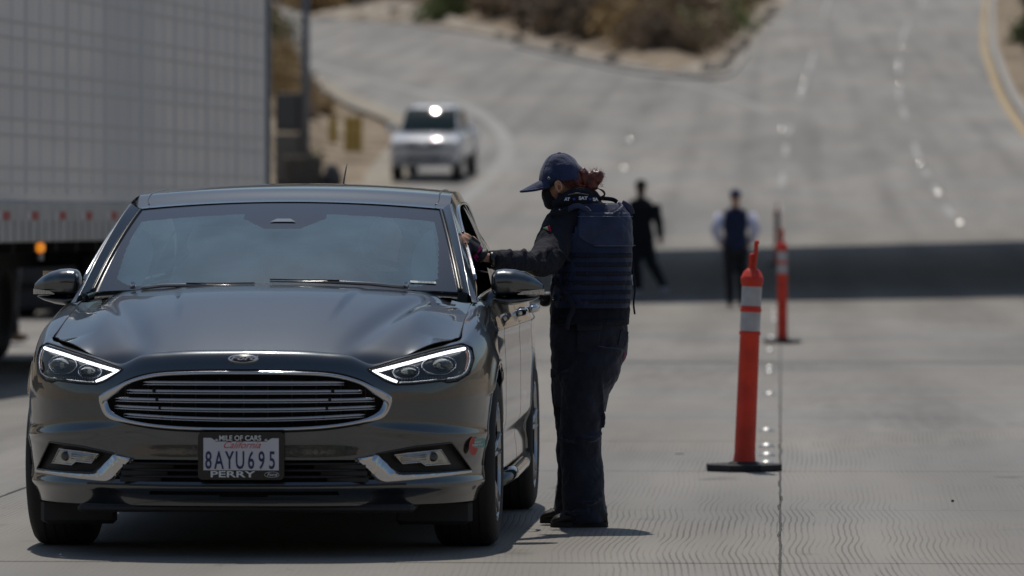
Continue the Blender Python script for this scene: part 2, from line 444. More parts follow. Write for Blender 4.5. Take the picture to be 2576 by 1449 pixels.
la = [(2100, -60), (2065, 60), (2042, 150), (2027, 196), (2018, 224), (1996, 297), (1981, 340), (1975, 387), (1967, 455), (1958, 520), (1953, 570)]
lb = [(2345, -60), (2322, 0), (2307, 27), (2279, 70), (2266, 119), (2260, 166), (2260, 213), (2264, 250), (2276, 293), (2295, 350), (2316, 413), (2338, 449), (2359, 486), (2383, 527), (2416, 562)]
STUD = mat('stud_reflector', (.45, .44, .42), .2, metal=.9)
STUDW = mat('stud_body', (.72, .71, .68), .45)
def stud_mesh(Rc=.17):
    return G().lathe([(Rc * math.sin(R(a)) + .0005, Rc * (math.cos(R(a)) - math.cos(R(46)))) for a in range(46, -1, -4)], 24, caps=False)
stud_me = None
def stud(x, y, z, label, sc=1, grp='reflective studs along the lane joint'):
    global stud_me
    if stud_me is None:
        g = G().lathe([(.17 * math.sin(R(a)) * .42 + .0003, .17 * (math.cos(R(a)) - math.cos(R(46))) * .5) for a in range(46, -1, -4)], 24, caps=False); o = g.mk('road_stud', mat('stud_silver', (.40, .40, .39), .42, metal=.4)); stud_me = o.data
    else:
        o = bpy.data.objects.new('road_stud', stud_me); COL.objects.link(o)
    o.location = (x, y, z); o.scale = (sc, sc, sc); o.rotation_euler = (R(random.uniform(-3, 3)), R(random.uniform(-3, 3)), -TH)
    tag(o, label, 'road stud', grp)
    return o
def dashes(px, segs, nm):
    path = dens(px, 120)
    for a, b in segs:
        strip('lane_dash', path[int(a * 119):int(b * 119) + 1], .15, WPAINT, .008, marks)
dashes(la, [(.02, .09), (.18, .26), (.36, .44), (.55, .60), (.66, .71), (.78, .83), (.9, .95)], 'a')
dashes(lb, [(.0, .12), (.2, .27), (.33, .39), (.44, .50), (.54, .58), (.66, .70), (.745, .78), (.83, .87), (.92, .96)], 'b')

# studs beside the joint
for i, py in enumerate((768, 780, 793, 806)):
    x, y = ground_at(1948, py); stud(x, y, .0, 'small stud beyond the second orange post, %s from the shadow edge' % ORD[i], 1, 'studs beyond the second orange post')
names = {850: 'bright reflective stud just left of the base of the second orange post', 883: 'reflective stud just in front of the second orange post beside the joint', 926: 'farther of two close studs midway between the two orange posts', 938: 'nearer of two close studs midway between the two orange posts',
         993: 'bright stud beside the middle of the nearest orange post', 1085: 'first of four studs right of the lower nearest orange post, farthest', 1124: 'second farthest of four studs right of the lower nearest orange post', 1147: 'third of four studs right of the lower nearest orange post', 1168: 'stud right behind the black base of the nearest orange post'}
for py, lb_ in names.items():
    px = 1941 if py < 860 else (1936 if py < 1000 else 1929)
    x, y = ground_at(px, py); stud(x, y, .0, lb_)
dome_me = None
for i, (px, py) in enumerate([(2027, 196), (2018, 224), (1967, 324), (1584, 353), (1571, 424), (2316, 413), (2359, 486), (2416, 562), (2266, 119), (2260, 166), (2264, 213)]):
    x, y = ground_at(px, py)
    if dome_me is None:
        o = stud_mesh().mk('road_stud', STUD); dome_me = o.data
    else: o = bpy.data.objects.new('road_stud', dome_me); COL.objects.link(o)
    o.location = (x, y, H(y))
    nm_l = [(0, 'on the left dashed line, topmost'), (1, 'on the left dashed line, second from the top'), (2, 'on the left dashed line, lowest'), (3, 'alone in mid road above the walking person in black, farther'), (4, 'alone in mid road above the walking person in black, nearer'), (5, 'on the right dashed line, third from its lower end'), (6, 'on the right dashed line, second from its lower end'), (7, 'on the right dashed line, at its lower end'), (8, 'on the right dashed line, topmost'), (9, 'on the right dashed line, second from the top'), (10, 'on the right dashed line, third from the top')]
    tag(o, 'glinting round stud ' + nm_l[i][1], 'road stud', 'round studs glinting on the rising road')

# ================================================================== overhead structures that cast the shadows
CONW = mat('bridge_concrete', (.33, .31, .28), .85, var=.15, vscale=.5)
br = empty('overpass', (2.5, 103.2, 0), R(32)); tag(br, 'concrete overpass deck crossing high above the road, its shadow lying across the lanes', 'overpass')
G().rbox((0, 0, 8.1), (130, 24.6, 1.0), .1).mk('deck', CONW, br, smooth=False)
for sy in (-12.15, 12.15): G().rbox((0, sy, 8.9), (130, .3, .6), .05).mk('parapet', CONW, br, smooth=False)
for sx in (-27, 29):
    for sy in (-8, 8): G().lathe([(.6, -.1), (.6, 7.6)], 20, c=(sx, sy, 0)).mk('pier', CONW, br)
cp = empty('shade_canopy', (-9.6, 47, 0)); tag(cp, 'unseen grey metal canopy added left of the lanes to shade the ground', 'canopy')  # unseen canopy, added to cast a shadow band at the far left
G().rbox((0, 0, 5.1), (9.5, 9, .25), .03).mk('roof', mat('canopy_metal', (.4, .42, .45), .4, metal=.5), cp, smooth=False)
for sx in (-4.2, -1.2):
    for sy in (-4, 4): G().lathe([(.1, 0), (.1, 5)], 12, c=(sx, sy, 0)).mk('post', MATS['canopy_metal'], cp)

# ================================================================== white trailer on the left
TW = mat('trailer_white', (.70, .705, .71), .38, coat=.3, var=.05, vscale=1.2)
TSEAM = mat('trailer_seam', (.575, .555, .525), .6); TDARK = mat('underside_black', (.012, .012, .012), .8)
RAIL = mat('trailer_rail', (.42, .42, .41), .5, metal=.2, var=.12, vscale=3)
TANG = math.atan2(1.5, 11.6)
tr = empty('semi_trailer', (-3.85, 43.0, 0), -TANG)      # local y runs along the near side, local x<0 is the trailer body
tag(tr, 'white box trailer with riveted side panels and red and white tape, filling the left edge', 'trailer')
Y0, Y1 = -4.4, 11.7
def pbox(nm, c, d, m, p, b=.006, **k): return G().rbox(c, d, b).mk(nm, m, p, smooth=False, **k)
pbox('cargo_box', (-1.3, (Y0 + Y1) / 2, 2.62), (2.56, Y1 - Y0 - .04, 2.8), TW, tr)
pw = 1.53
k = 0; y = Y1 - .14
pme = None
while y > Y0:
    a = max(y - pw, Y0)
    if y - a > .3:
        g = G()
        g.rbox((0, -pw / 2, 2.72), (.02, pw - .014, 2.58), .004)
        if pme is None: o = g.mk('side_panel', TW, tr, smooth=False); pme = o.data
        else: o = bpy.data.objects.new('side_panel', pme); COL.objects.link(o); o.parent = tr
        o.location = (0, y, 0)
    y -= pw
# rivet rows in pairs and upright stiffeners
for i in range(6):
    for dz in (0, .125):
        z = 1.56 + i * .37 + dz + (.0 if i else 0)
        pbox('rub_rail', (.0125, (Y0 + Y1) / 2, z), (.008, Y1 - Y0 - .3, .022), TSEAM, tr, .002)
y = Y1 - .14
while y > Y0 + .2:
    pbox('seam_strip', (.0135, y, 2.74), (.009, .045, 2.5), mat('trailer_seam_v', (.615, .62, .63), .5), tr, .002)
    for q in (1, 2): pbox('seam_strip', (.0125, y - q * pw / 3, 2.74), (.006, .02, 2.5), mat('trailer_seam_l', (.685, .69, .70), .5), tr, .002)
    y -= pw
pbox('bottom_rail', (-.01, (Y0 + Y1) / 2, 1.27), (.07, Y1 - Y0, .31), RAIL, tr, .01)
pbox('top_rail', (-.01, (Y0 + Y1) / 2, 4.03), (.07, Y1 - Y0, .12), RAIL, tr, .01)
pbox('corner_post', (-.01, Y1 + .02, 2.6), (.09, .12, 2.95), mat('corner_post_grey', (.22, .23, .25), .5, metal=.3), tr, .012)
TRED = mat('tape_red', (.36, .02, .025), .4); TWH = mat('tape_white', (.52, .52, .54), .4)
y = Y1 - .3
while y > Y0 + .3:
    pbox('tape_red', (.027, y, 1.318), (.004, .27, .065), TRED, tr, .001)
    pbox('tape_white', (.027, y - .225, 1.318), (.004, .17, .065), TWH, tr, .001)
    y -= 1.03
y = Y0 + .3
while y < Y1:
    pbox('rail_rib', (.03, y, 1.2), (.01, .05, .16), RAIL, tr, .002); y += .28
ml = pbox('marker_lamp', (.0, 1.42, 1.07), (.05, .14, .075), mat('amber_lens', (.9, .28, .02), .3, emit=(1, .33, .02), es=.9), tr, .015)
pbox('lamp_bracket', (.0, 1.42, 1.0), (.03, .10, .06), mat('grey_metal', (.25, .25, .25), .5), tr, .008)
pbox('chassis_beam', (-.9, 3.5, .98), (.14, 15.5, .2), TDARK, tr); pbox('chassis_beam', (-1.75, 3.5, .98), (.14, 15.5, .2), TDARK, tr)
for i in range(20): pbox('cross_member', (-1.3, Y0 + .5 + i * .8, 1.08), (2.4, .06, .1), TDARK, tr)
RUB = mat('tyre_rubber', (.018, .018, .018), .8, bump=.3, bscale=40)
def wheel_mesh(r=.5, w=.28):
    return G().lathe([(.001, -w * .3), (r * .5, -w * .32), (r * .62, -w * .5), (r * .9, -w * .5), (r, -w * .32), (r, w * .32), (r * .9, w * .5), (r * .62, w * .5), (r * .5, w * .32), (.001, w * .3)], 36, 'x', caps=False)
for wy in (7.6, 8.9):
    for wx in (-.2, -.52, -2.08, -2.4):
        wheel_mesh().mk('wheel', RUB, tr).location = (wx, wy, .5)
for wy in (5.6, 6.3):
    for wx in (-.5, -2.5): pbox('landing_leg', (wx, wy, .6), (.14, .14, 1.1), TDARK, tr)
pbox('tool_box', (-.2, 6.0, .62), (.3, 2.6, .75), TDARK, tr, .03)
# dark lorry beyond the trailer
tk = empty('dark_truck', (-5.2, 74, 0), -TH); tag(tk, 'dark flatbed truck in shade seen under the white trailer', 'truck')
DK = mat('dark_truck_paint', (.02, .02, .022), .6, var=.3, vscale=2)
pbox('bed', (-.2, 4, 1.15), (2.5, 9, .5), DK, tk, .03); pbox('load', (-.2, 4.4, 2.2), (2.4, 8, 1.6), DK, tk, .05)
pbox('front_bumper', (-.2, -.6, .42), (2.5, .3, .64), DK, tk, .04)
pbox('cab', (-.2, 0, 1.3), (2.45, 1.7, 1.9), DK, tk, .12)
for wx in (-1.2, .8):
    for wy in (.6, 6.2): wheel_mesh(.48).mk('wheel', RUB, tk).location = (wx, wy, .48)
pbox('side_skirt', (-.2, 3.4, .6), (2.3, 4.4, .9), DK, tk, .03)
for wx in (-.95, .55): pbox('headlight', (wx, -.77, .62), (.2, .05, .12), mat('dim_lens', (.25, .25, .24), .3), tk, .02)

# ================================================================== the grey saloon car in front
PAINT = None
def car_paint():
    m = bpy.data.materials.new('grey_metallic_paint'); m.use_nodes = True; n = m.node_tree; L = n.links; b = n.nodes['Principled BSDF']
    b.inputs['Metallic'].default_value = .9; b.inputs['Roughness'].default_value = .31
    b.inputs['Coat Weight'].default_value = 1; b.inputs['Coat Roughness'].default_value = .015; b.inputs['Coat IOR'].default_value = 1.85
    tc = n.nodes.new('ShaderNodeTexCoord')
    vo = n.nodes.new('ShaderNodeTexNoise'); vo.inputs['Scale'].default_value = 900; vo.inputs['Detail'].default_value = 1; L.new(tc.outputs['Object'], vo.inputs[0])
    du = n.nodes.new('ShaderNodeTexNoise'); du.inputs['Scale'].default_value = 3; du.inputs['Detail'].default_value = 8; du.inputs['Roughness'].default_value = .7; L.new(tc.outputs['Object'], du.inputs[0])
    cr = n.nodes.new('ShaderNodeValToRGB'); cr.color_ramp.elements[0].position = .3; cr.color_ramp.elements[1].position = .7
    cr.color_ramp.elements[0].color = (.037, .043, .049, 1); cr.color_ramp.elements[1].color = (.074, .086, .097, 1); L.new(vo.outputs[0], cr.inputs[0])
    L.new(cr.outputs[0], b.inputs['Base Color'])
    # dust film: duller clear coat where dusty
    mr = n.nodes.new('ShaderNodeMapRange'); mr.inputs[1].default_value = .35; mr.inputs[2].default_value = .75; mr.inputs[3].default_value = .015; mr.inputs[4].default_value = .07
    L.new(du.outputs[0], mr.inputs[0]); L.new(mr.outputs[0], b.inputs['Coat Roughness'])
    return m
PAINT = car_paint()
BLK = mat('gloss_black_trim', (.012, .012, .013), .25, coat=.3)
MBLK = mat('matt_black_plastic', (.02, .02, .021), .6, bump=.2, bscale=200)
CHROME = mat('chrome', (.60, .61, .63), .10, metal=1)
SATIN = mat('satin_chrome', (.50, .51, .54), .25, metal=1)
VOID = mat('dark_void', (.006, .006, .006), .9)
CARX, CARY, CARR = (610 - 1288) / FPX * 21.9, 21.9, -R(3.2)
car = empty('saloon_car', (CARX, CARY, 0), CARR)
tag(car, 'dark grey saloon car facing the camera with lit daytime lights and a white California plate', 'car')

MT = [((0, 0), (0, .08, .798)), ((.20, .006), (.19, .088, .796)), ((.32, .022), (.30, .10, .789)), ((.43, .05), (.39, .12, .779)), ((.53, .095), (.482, .155, .745)),
      ((.64, .155), (.585, .225, .768)), ((.74, .235), (.685, .32, .797)), ((.82, .34), (.765, .42, .818)), ((.875, .47), (.805, .52, .832)), ((.908, .62), (.803, .66, .862)),
      ((.922, .80), (.800, .82, .893)), ((.926, 1.0), (.798, 1.0, .922)), ((.926, 1.3), (.80, 1.3, .962)), ((.926, 1.65), (.81, 1.65, .975)), ((.926, 2.2), (.815, 2.2, .985)), ((.926, 3.0), (.81, 3.0, 1.0)),
      ((.924, 3.7), (.79, 3.7, 1.03)), ((.90, 4.3), (.74, 4.3, 1.05)), ((.83, 4.65), (.66, 4.6, 1.07)), ((.62, 4.80), (.45, 4.74, 1.08)), ((.3, 4.85), (.2, 4.79, 1.08)), ((0, 4.86), (0, 4.80, 1.08))]
flat = [a + b for a, b in MT]
dense = [catmull(flat, (len(flat) - 1) * i / 4000) for i in range(4001)]
arc = [0.0]
for a, b in zip(dense, dense[1:]): arc.append(arc[-1] + math.hypot(b[0] - a[0], b[1] - a[1]))
_bc = {}
def base_at(s):
    if s not in _bc: _bc[s] = base_at_(s)
    return _bc[s]
def base_at_(s):
    lo = np.searchsorted(arc, s); lo = min(max(int(lo), 1), len(arc) - 1)
    f = (s - arc[lo - 1]) / (arc[lo] - arc[lo - 1] + 1e-9)
    a, b = dense[lo - 1], dense[lo]; p = [x + (y - x) * f for x, y in zip(a, b)]
    t = Vector((b[0] - a[0], b[1] - a[1], 0)).normalized(); nrm = Vector((t.y, -t.x, 0))
    return p, nrm
FOGC = (.69, .375)
def body_pt(s, w):                              # s arc length from the nose, w 0..1 bottom to top
    p, nr = base_at(s); mx, my, tx, ty, tz = p
    side = sstep(.5, .9, my)
    zb = lerp(.20, .235, side); zm = lerp(.60, .66, side)
    if w < .5:
        z = lerp(zb, zm, w / .5)
        d = lerp(.022, .06, side) * (1 - sstep(zb - .01, .28, z)) + .012 * math.exp(-((z - .275) / .022) ** 2) * (1 - side) * -1
        d += .015 * (1 - sstep(.28, .40, z)) * (1 - side)
        d += .018 * sstep(.48, .36, z) * side
        # sculpting round the fog lamps: a soft brow above, drawing inward below
        if my < .7:
            dx, dz = mx - .70, z - .44
            d += -.014 * math.exp(-(dx / .20) ** 2 - ((dz - .035 + .10 * (mx - .70)) / .022) ** 2)
            d += .016 * math.exp(-(dx / .16) ** 2 - ((z - .38) / .04) ** 2)
            d += .012 * math.exp(-((mx - .25) / .25) ** 2 - ((z - .44) / .05) ** 2) * .5
        # doors: lower crease
        d += side * (.012 * math.exp(-((z - .40) / .05) ** 2))
        return Vector((mx - nr.x * d, my - nr.y * d, z))
    a = (w - .5) / .5 * math.pi / 2
    k = lerp(.80, .62, side)
    ce = max(0, math.cos(a)) ** k; se = math.sin(a) ** lerp(1.0, .9, side)
    x = lerp(tx, mx, ce); y = lerp(ty, my, ce); z = lerp(zm, tz, se)
    d = 0
    if side > 0:
        d -= .010 * side * math.exp(-abs(z - .855) / .018) * sstep(.9, 1.2, my)
    if my < 1.5:                                # wheel arch flare
        rr = math.hypot(my - .95, (z - .335)); d -= .012 * math.exp(-((rr - .40) / .04) ** 2)
    return Vector((x - nr.x * d, y - nr.y * d, z))
HEAD = [(.468, .724), (.60, .764), (.74, .801), (.815, .817), (.85, .80), (.860, .757), (.846, .70), (.805, .673), (.769, .668), (.750, .676), (.644, .665), (.581, .664), (.543, .677)]
GR_T = [(0, .713), (.167, .712), (.33, .704), (.438, .678), (.50, .644), (.553, .611)]
GR_B = [(.53, .556), (.468, .529), (.33, .507), (.167, .498), (0, .497)]
def smooth2(P, n): return [(a, b) for a, b in smoothpath(P, n)]
gt = smooth2([(-.167, .712)] + GR_T[:-1] + [GR_T[-1]], 40); gt = [p for p in gt if p[0] >= 0]
GRILLE = [(0, .713)] + smooth2(GR_T, 30)[1:] + smooth2([(.553, .611)] + GR_B, 26)[1:]
POCKET = [(.50, .398), (.645, .424), (.785, .436), (.82, .38), (.853, .324), (.732, .321), (.593, .323), (.55, .352)]
LOWGR = [(-.1, .382), (.425, .376), (.45, .362), (.50, .304), (.47, .296), (-.1, .291)]
SLOT = [(-.1, .256), (.36, .256), (.37, .244), (-.1, .236)]
GRF = [(-x, z) for x, z in GRILLE[::-1]] + GRILLE
AX1, AX2, WR = .95, 3.80, .335
segs = [0]; s = 0
SMAX = arc[-1]
while s < SMAX:
    s += .0055 if s < 1.25 else (.008 if s < 1.9 else .02)
    segs.append(min(s, SMAX))
NW = 112
ws_ = [i / NW for i in range(NW + 1)]
gridP = [[body_pt(s, w) for s in segs] for w in ws_]
# pieces of the shell by arc position: bumper, front wing, doors, rear wing, rear bumper
def part_of(p, w):
    x, y, z = p
    if y < .54 + .16 * sstep(.66, .45, z) * 0: return 'bumper' 
    if y < 1.52: return 'front_wing'
    if y < 2.62: return 'front_door'
    if y < 3.55: return 'rear_door'
    if y < 4.45: return 'rear_wing'
    return 'rear_bumper'
def cutout(p):
    x, y, z = p
    if y < .75:
        if inpoly(x, z, HEAD) or inpoly(x, z, GRILLE) or inpoly(x, z, POCKET) or inpoly(x, z, LOWGR) or inpoly(x, z, SLOT): return True
    for ax in (AX1, AX2):
        if abs(x) > .55 and math.hypot(y - ax, z - WR - .005) < .372: return True
    return False
parts = {}
for j in range(NW):
    for i in range(len(segs) - 1):
        c = (gridP[j][i] + gridP[j + 1][i + 1]) / 2
        if cutout(c): continue
        parts.setdefault(part_of(c, j / NW), []).append((i, j))
front_pts = []
def shell(nm, cells, sgn, parent, gap=True):
    idx = {}; V = []; F = []
    cs = set(cells)
    imin = min(i for i, j in cells); imax = max(i for i, j in cells)
    for i, j in cells:
        if gap and nm not in ('bumper', 'rear_bumper') and (i == imin) and nm != 'bumper': continue
        q = []
        for a, b in ((i, j), (i + 1, j), (i + 1, j + 1), (i, j + 1)):
            if (a, b) not in idx:
                idx[(a, b)] = len(V); p = gridP[b][a]; V.append((p.x * sgn, p.y, p.z))
            q.append(idx[(a, b)])
        F.append(tuple(q) if sgn > 0 else tuple(q[::-1]))
    return V, F
full = {'bumper': 'front_bumper', 'rear_bumper': 'rear_bumper'}
for nm, cells in parts.items():
    if nm in full:
        g = G()
        for sgn in (1, -1):
            V, F = shell(nm, cells, sgn, car); g.add(V, F)
        o = g.mk(full[nm], PAINT, car)
        # weld the centre line
        import bmesh
        bm = bmesh.new(); bm.from_mesh(o.data); bmesh.ops.remove_doubles(bm, verts=[v for v in bm.verts if abs(v.co.x) < .002], dist=.0005); bm.to_mesh(o.data); bm.free()
    else:
        for sgn in (1, -1):
            V, F = shell(nm, cells, sgn, car); mk(nm, V, F, PAINT, car)
# inner liner (dark)
g = G()
for sgn in (1, -1):
    ss = [SMAX * i / 90 for i in range(91)]; Vv = []
    def lin(u, v, sgn=sgn):
        p = body_pt(u * SMAX, v); q, nr = base_at(u * SMAX)
        return (sgn * (p.x - nr.x * .03 * (1 if v < .9 else .8)), p.y - nr.y * .03, p.z - .012 * sstep(.8, 1, v))
    def kp(u, v):
        p = body_pt(u * SMAX, v)
        if p.y < .62 or (p.x > .5 and any(math.hypot(p.y - ax, p.z - WR) < .42 for ax in (AX1, AX2))): return False
        return True
    g.grid(160, 30, lin, keep=kp)
g.mk('inner_panel', VOID, car)

# depth lookup of the nose
kd = kdtree.KDTree(sum(1 for j in range(0, NW + 1) for i in range(0, len(segs)) if gridP[j][i].y < .95))
kk = 0; kpts = []
for j in range(NW + 1):
    for i in range(len(segs)):
        p = gridP[j][i]
        if p.y < .95: kd.insert((p.x, p.z, 0), kk); kpts.append(p); kk += 1
kd.balance()
def nose_y(x, z):
    r = kd.find_n((abs(x), z, 0), 4); wsum = ysum = 0
    for co, i, d in r:
        w_ = 1 / (d + 1e-4); wsum += w_; ysum += w_ * kpts[i].y
    return ysum / wsum
def on(x, z, out=.0): return Vector((x, nose_y(x, z) - out, z))
def ring(nm, poly, rad, m, parent, out=.002, closed=True, n=8, flat=1, dens_=160):
    # resample polyline
    P = [Vector((a, b)) for a, b in poly];
    if closed: P.append(P[0])
    L_ = [0]
    for a, b in zip(P, P[1:]): L_.append(L_[-1] + (b - a).length)
    N_ = dens_; pts = []
    for i in range(N_ if closed else N_ + 1):
        t = L_[-1] * i / N_; k = max(1, min(int(np.searchsorted(L_, t)), len(P) - 1))
        f = (t - L_[k - 1]) / (L_[k] - L_[k - 1] + 1e-9); q = P[k - 1].lerp(P[k], f); pts.append(q)
    path = [on(q.x, q.y, out) for q in pts]
    ys_ = [p.y for p in path]
    path = [Vector((p.x, sum(ys_[(i + d) % len(ys_)] if closed else ys_[min(max(i + d, 0), len(ys_) - 1)] for d in (-2, -1, 0, 1, 2)) / 5, p.z)) for i, p in enumerate(path)]
    rr = [rad(q.x, q.y) if callable(rad) else rad for q in pts]
    g = G().tube(path, rr, n=n, closed=closed, flat=flat, up=(0, 1, 0))
    return g.mk(nm, m, parent)
# grille: dark backing, bars, ribs, chrome surround
g = G(); nb = 60
def bk(u, v):
    x = lerp(-.56, .56, u); z = lerp(.48, .73, v); return (x, nose_y(min(abs(x), .56), .6) + .055, z)
g.grid(nb, 6, bk); gb = g.mk('grille_backing', VOID, car)
gs = ring('grille_surround', GRF[1:], lambda x, z: (.0075 + .010 * sstep(.44, .55, abs(x)), .008), CHROME, car, out=.004, n=14, dens_=260)
ring('grille_gap', [(x * 1.022, .607 + (z - .607) * 1.10) for x, z in GRF[1:]], .0035, VOID, car, out=-.001, dens_=260)
bars = [(.676, .385, .0), (.642, .452, .002), (.608, .498, .004), (.573, .500, .010), (.537, .462, .018)]
for z0, hw, bow in bars:
    for nm_, dz, hh, dd_, m_ in (('grille_bar', .0, .0072, .0, SATIN), ('grille_bar_edge', -.0095, .0028, -.004, CHROME)):
        P = []
        for i in range(49):
            x = lerp(-hw, hw, i / 48); P.append((x, nose_y(x, .6) + .012 + dd_, z0 + dz + bow * (abs(x) / .5) ** 2))
        rr = [(max(.0015, hh * min(1, (hw - abs(p[0])) / .03 + .25)), .012) for p in P]
        G().tube(P, rr, n=8, up=(0, 1, 0)).mk(nm_, m_, car)
for i in range(11):
    x = (i - 5) * .093
    if abs(x) < .47: G().box((x, nose_y(x, .6) + .035, .605), (.004, .006, .17 - .25 * max(0, abs(x) - .3))).mk('grille_rib', MBLK, car, smooth=False)
for sg in (-1, 1):
    for z0, hw, bow in bars[1:]: G().rbox((sg * (.345 - .012 * (.642 - z0) / .035), nose_y(.34, .6) + .006, z0 + .004), (.012, .02, .016), .002).mk('bar_notch', VOID, car, smooth=False)
# badge
bd = G().lathe([(.001, -.012), (.052, -.012), (.058, -.008), (.06, 0), (.06, .02)], 40, 'y'); 
badge = bd.mk('badge', mat('badge_chrome', (.85, .86, .9), .18, metal=.8), car); badge.scale = (1, 1, .29); by = nose_y(0, .757); badge.location = (0, by, .765); badge.rotation_euler = (R(-16), 0, 0)
b2 = G().lathe([(.001, -.0145), (.049, -.0145), (.050, -.010)], 40, 'y').mk('badge_field', mat('badge_dark', (.03, .04, .07), .25, coat=.5), badge)
t = textmesh('badge_script', 'Ford', .045, mat('badge_silver', (.9, .9, .92), .35), badge, (0, -.0165, 0), (R(90), 0, 0), sx=1.15, shear=.35, bold=.0006, ext=.0012); t.scale = (1, 1 / .29 * .5, 1)
t.scale = (1, 1.75, 1)
# lower grille and slot
g = G().grid(60, 4, lambda u, v: (lerp(-.56, .56, u), nose_y(lerp(-.56, .56, u), .34) + .05, lerp(.22, .41, v))); g.mk('lower_grille_backing', VOID, car)
for z in (.363, .338, .313):
    P = [(lerp(-.485, .485, i / 30), nose_y(lerp(-.485, .485, i / 30), .34) + .012, z) for i in range(31)]
    G().tube(P, (.0055, .016), n=6, up=(0, 1, 0)).mk('lower_grille_slat', MBLK, car)
for sg in (-1, 1):
    for k in range(3): G().rbox((sg * (.37 + .015 * k), nose_y(.36, .34) + .018, .351 - .025 * k), (.20 - .02 * k, .01, .019), .002).mk('lower_blank', MBLK, car, smooth=False)
ring('lip_trim', [(-.62, .282), (-.3, .279), (0, .278), (.3, .279), (.62, .282)], .004, BLK, car, out=.001, closed=False)
# under tray, air dam, wheel deflectors
G().rbox((0, .36, .188), (1.30, .55, .03), .01).mk('air_dam', MBLK, car, smooth=False)
G().rbox((0, .42, .175), (1.02, .12, .03), .01).mk('air_dam_lip', MBLK, car, smooth=False)
for sg in (-1, 1): G().rbox((sg * .70, .52, .155), (.30, .05, .10), .015).mk('wheel_deflector', MBLK, car, smooth=False)
G().rbox((0, 2.6, .20), (1.5, 3.8, .06), .02).mk('underbody', VOID, car, smooth=False)
G().rbox((0, 2.4, .42), (1.2, 3.9, .4), .05).mk('chassis', VOID, car, smooth=False)

